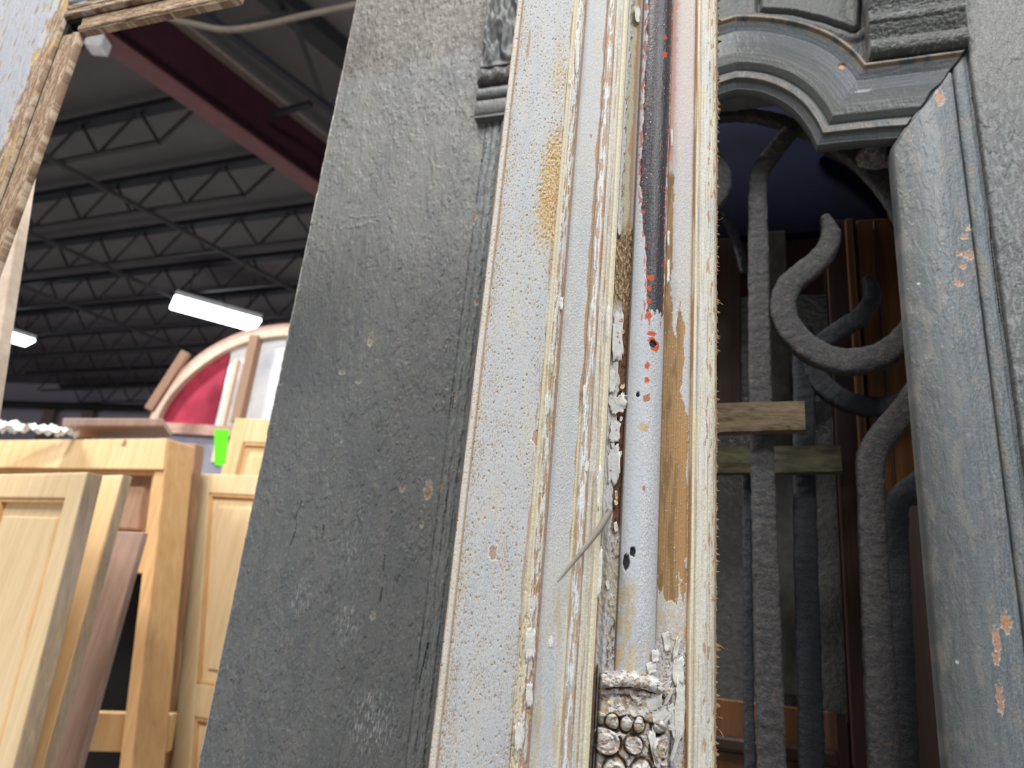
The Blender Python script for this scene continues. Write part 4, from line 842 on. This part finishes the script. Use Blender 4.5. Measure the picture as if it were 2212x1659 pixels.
def zr(z0, z1, st): return np.concatenate([[0.0, z0-.02], np.arange(z0, z1, st), [2.45]])
ZR = zr(zl, zh, .00062)
def strip(nm, a, c, fn, st=.0005, Z=ZR, **k): return relief(nm, np.linspace(a, c, int((c-a)/st)+2)/1000, Z, fn, MT['casing'], eC, **k)
strip('flat_field', X0, X1, f_field1, .45); strip('bead', X1, X2, f_bead, .4); strip('flat_field', X2, X3, f_field2, .42); strip('ogee_moulding', X3, X4, f_ogee, .4)
strip('recess', X4, X5, f_groove, .4); strip('half_round_column', X5, X6, f_col, .45); strip('flat_field', X6, X7, f_field3, .42); strip('edge_moulding', X7, X8, f_edge, .42)
MB().box((X0/1000+.002, .011, 0), (X8/1000-.002, .024, 2.45)).build('backing_board', MT['rawwood'], eC)

def blur(A, k):
    for ax in (0, 1):
        P = np.concatenate([np.repeat(A.take([0], ax), k, ax), A, np.repeat(A.take([-1], ax), k, ax)], ax); c = np.cumsum(P, ax); n = A.shape[ax]
        hi = c.take(range(2*k, 2*k+n), ax); lo = np.concatenate([np.zeros_like(c.take([0], ax)), c.take(range(0, n-1), ax)], ax); A = (hi-lo)/(2*k+1)
    return A
def capital(U, V):
    v = V*1000; y = yp(V); uc = cx(1367, 1550)[0]; t = (U-uc)/27.; q = fbm(U/7, v/7, 4, 201); q2 = fbm(U/1.8, v/1.8, 4, 205); y = y + 2.5*q
    def K(px, py): return cx(px, py)
    dome = np.sqrt(np.clip(1-t**2, 0, 1)); inside = S(0, .25, dome)
    yy = y - 16*t*t - 5*t
    H = -9 + 22*dome**.8
    H = np.where(yy < 1452, -14, H)
    tor = np.sqrt(np.clip(1-((yy-1472)/15.)**2, 0, 1)); H += inside*(8*tor + 2*band(1489, 1500, yy, 1))
    H += inside*3*S(1508, 1545, yy)*(1-S(1546, 1552, yy))
    for px, a in ((1318, 13), (1345, 12), (1372, 12), (1420, 18)):
        r = np.hypot((U-K(px, 1560)[0])/(a*.36), (y-1563)/17.); H += 7*np.sqrt(np.clip(1-r*r, 0, 1)) - 1.6*np.exp(-((r-1.05)/.12)**2)
    H += inside*2.0*S(1583, 1588, y)
    for px, py, a, c, hh in ((1303, 1606, 9.6, 28, 7), (1360, 1606, 6.2, 19, 4.5), (1430, 1612, 11, 33, 6)):
        r = np.hypot((U-K(px, py)[0])/a, (y-py)/c); H += hh*(1-S(.93, 1.02, r)) - 1.6*np.exp(-((r-.66)/.08)**2)*(a > 7) - 1.9*np.exp(-((r-1.12)/.12)**2)
    for px, a in ((1322, 24), (1376, 26), (1425, 20)):
        r = np.hypot((U-K(px, 1665)[0])/(a*.34), (y-1672)/38.); H += 6*np.sqrt(np.clip(1-r*r, 0, 1)) - 2*np.exp(-((r-1.05)/.1)**2) + 2*np.exp(-((r-.6)/.1)**2)
    lay = S(.02, .06, q + .35*fbm(U/2.5, v/2.5, 3, 211)); H += .8*lay + .25*q2*(.3+lay) + .8*S(.1, .13, fbm(U/8, v/8, 4, 215))
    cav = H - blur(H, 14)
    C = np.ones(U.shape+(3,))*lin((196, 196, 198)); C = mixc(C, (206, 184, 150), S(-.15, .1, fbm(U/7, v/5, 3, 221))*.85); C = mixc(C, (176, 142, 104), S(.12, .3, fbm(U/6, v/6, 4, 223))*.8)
    C = mixc(C, (228, 226, 222), lay*S(.0, .5, cav)*.9); C = mixc(C, (112, 82, 58), S(.15, 1.2, -cav)*.8); C = mixc(C, (66, 52, 42), S(1.0, 2.4, -cav)*.6)  # brown wood shows in hollows, with darker recess shading painted in
    C = mixc(C, (84, 82, 82), S(.3, .4, fbm(U/4, v/4, 4, 229))*.5)
    return H, C, np.full(U.shape, .62)
uc0 = cx(1367, 1550)[0]; zc1 = cz(1446)
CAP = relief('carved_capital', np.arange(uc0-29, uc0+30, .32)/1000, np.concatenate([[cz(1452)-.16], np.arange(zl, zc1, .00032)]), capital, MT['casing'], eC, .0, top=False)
def flake(px, py, wmm, hmm, ang=0, h0=0, lift=.6, curl=1.2, mt='flake', seed=1):
    """one curled chip of lifting paint; h0 is the surface height it clings to (mm)"""
    rnd = random.Random(seed*7919+int(px)*31+int(py)); a0, c0 = cx(px, py); n = 40; lift *= .7; h0 = h0 + (3.6 if (py > 1458 and 1305 < px < 1440) else 0); V = [(0, 0)]; rings = 4
    out = []
    for k in range(n):
        th = 6.2832*k/n; r = 1 + .10*math.sin(th*2+rnd.random()) + .12*math.sin(th*5+rnd.random()*6) + rnd.uniform(-.14, .07); sx, sz = math.cos(th), math.sin(th)
        sx = math.copysign(abs(sx)**.45, sx); sz = math.copysign(abs(sz)**.45, sz); out.append((sx*r*wmm/2, sz*r*hmm/2))
    for j in range(1, rings+1): V += [(x*j/rings, z*j/rings) for x, z in out]
    ca, sa = math.cos(ang), math.sin(ang); P = []
    side = rnd.choice((-1, 1)); ph = rnd.uniform(0, 6)
    for x, z in V:
        s_ = x/(wmm/2)*side; tt = z/(hmm/2); w = h0 + lift*.35 + lift*(.5+.5*s_)**2 + curl*max(0, s_)**2*(.6+.4*math.sin(tt*2.2+ph)) + .25*lift*math.sin(tt*5+ph) + curl*.4*max(0, -tt)**2
        P.append(((a0 + x*ca - z*sa)/1000, -w/1000, (c0 + x*sa + z*ca)/1000))
    Fc = [(0, 1+(k+1) % n, 1+k) for k in range(n)]
    for j in range(rings-1):
        b0 = 1+j*n; b1 = b0+n; Fc += [(b0+k, b0+(k+1) % n, b1+(k+1) % n, b1+k) for k in range(n)]
    o = mesh('paint_flake', P, Fc, MT[mt], CAP if (py > 1458 and px < 1452) else eC, smooth=True); m = o.modifiers.new('thickness', 'SOLIDIFY'); m.thickness = .00028; m.offset = 0
    return o
big = [(1336, 725, 10, 52, .06, -4.5, 1.2, 1.6), (1334, 872, 14, 17, .3, -4, 2.4, 3.2), (1330, 930, 9, 20, 0, -4.5, 1.0, 2), (1327, 1000, 10, 34, .06, -4.5, 1.4, 1.5), (1324, 820, 6, 24, .1, -4.5, 1.5, 2), (1346, 858, 7, 8, .8, -3, 1.5, 2),
       (1311, 705, 4, 33, .04, 7.2, .9, 1.0), (1262, 855, 3.2, 22, .05, 4, .7, .8), (1258, 1060, 3.4, 44, .05, 4, .7, .7), (1292, 1060, 4.2, 38, .05, 7, .8, .9), (1290, 1240, 4.6, 40, .03, 6.8, .8, .8),
       (1246, 120, 4.2, 62, .06, 4.3, .8, 1.0), (1237, 195, 3.0, 22, .35, 3.6, .8, 1.2), (1212, 660, 3.2, 14, .06, 3.8, .7, 1), (1180, 880, 2.8, 20, .1, 3.6, .7, 1), (1145, 1390, 8, 24, .1, 4.2, 1.1, 1.2), (1143, 1500, 5, 18, .1, 4, 1, 1), (1120, 1590, 6, 20, .1, 4, 1, 1.2),
       (1340, 480, 3.6, 26, .05, -5, .8, 1.0), (1378, 25, 6, 24, .1, -4.5, 1.4, 1.6), (1442, 590, 2.2, 26, .02, 3, .5, .6), (1450, 300, 2, 22, .02, 2, .5, .8), (1442, 520, 2.2, 18, .02, 3, .5, .6), (1383, 705, 7, 3, .6, 6, .8, 1),
       (1258, 1410, 2.6, 6, .3, 1, .8, 1), (1266, 1010, 3, 10, .05, 5, .8, 1), (1402, 1440, 8, 9, .3, 9, 1, 1.6), (1410, 1415, 6, 10, .1, 9, 1, 1.2), (1440, 1385, 5, 16, .2, -1.4, 1, 1.6), (1462, 1400, 4, 18, -.2, -1.4, 1, 1.6), (1466, 1450, 9, 22, 0, -1.6, .8, 1), (1470, 1530, 8, 44, 0, -1.6, .8, 1.2),
       (1455, 1565, 6, 22, .3, -1, 1.2, 1.6), (1384, 1468, 8, 9, .2, 13, 1, 1.6), (1370, 1492, 12, 9, .3, 9, 1.5, 2), (1400, 1515, 16, 12, .4, 9, 1.6, 2.2), (1415, 1540, 13, 9, .5, 8.5, 1.5, 2), (1357, 1540, 8, 12, .2, 9, 1.2, 1.5), (1405, 1610, 6, 28, .3, 10, 1.4, 2), (1425, 1480, 4, 14, -.8, 9, 1.4, 2), (1437, 1502, 3.5, 15, -.4, 5, 1.5, 2), (1425, 1555, 4, 16, -.6, 9, 1.4, 1.8), (1455, 1612, 4, 22, -.3, 4, 1.5, 2), (1322, 1470, 9, 6, .1, 11, .8, 1), (1327, 1520, 8, 10, .5, 6, 1.2, 1.8)]
for i, f_ in enumerate(big): flake(*f_, 'flake', i)
rr_ = random.Random(5)
for i in range(40):
    y = rr_.uniform(1455, 1655) if i > 26 else rr_.uniform(620, 1450)
    if i > 26: flake(rr_.uniform(1300, 1450), y, rr_.uniform(2, 6), rr_.uniform(2, 5), rr_.uniform(-1, 1), 8.5+rr_.uniform(-1, 2), 1, 1.4, rr_.choice(('flake', 'flake_cream')), i)
    else:
        k = (y-620)/830; xg = 1342-26*k; flake(xg + rr_.uniform(-10, 12), y, rr_.uniform(1.5, 3.5), rr_.uniform(3, 9), rr_.uniform(-.4, .4), -4.3, .8, 1, rr_.choice(('flake', 'flake_cream')), i)
# torn fibre along the sawn right edge
zz = np.arange(zl, zh+.05, .0007); e_ = fbm(zz*0+3.3, zz*1000/9, 5, 301, .75); jag = 1.2 + 3.4*np.clip(e_+.25, 0, 2) + 3.0*S(.25, .5, fbm(zz*0+.7, zz*1000/3, 3, 303)) + 1.2*S(100, 400, np.abs(yp(zz)-900))*0
G = np.zeros((len(zz), 6, 3))
for j, (du, ww) in enumerate(((-2, .0055), (0, .004), (.5, .0048), (1, .006), (.55, .0095), (-.05, .012))):
    k = jag if du > 0 else 1; G[:, j, 0] = (X8 + (du*k if du > 0 else du))/1000; G[:, j, 1] = ww + .0008*e_*j; G[:, j, 2] = zz
grid_mesh('splintered_edge', G, MT['splinter'], eC)
# long splinter sticking out towards the viewer
P = [at(1316, 1106, CY+.002), at(1296, 1140, .575), at(1272, 1172, .545), at(1240, 1212, .505), at(1205, 1256, .455)]
o = tube('loose_splinter', [p-np.array([0, CY, 0]) for p in P], lambda t: .0026*(1-t)**.6+.0005, MT['greywood2'] if 'greywood2' in MT else m_plain('grey_splinter', (138, 130, 120), .8), eC, 6)
for px, py in ((1556, 655), (1557, 935), (1555, 1395), (1554, 1580), (1553, 1545), (1556, 470)):
    a0, c0 = cx(px-8, py); r_ = random.Random(py); tube('wood_fibre', [(a0/1000, .004, c0/1000), (a0/1000+.003, .001, c0/1000+.002*r_.uniform(-1, 1)), (a0/1000+.0055, -.002, c0/1000+.003*r_.uniform(-1, 1))], .00028, MT['splinter'], eC, 5)
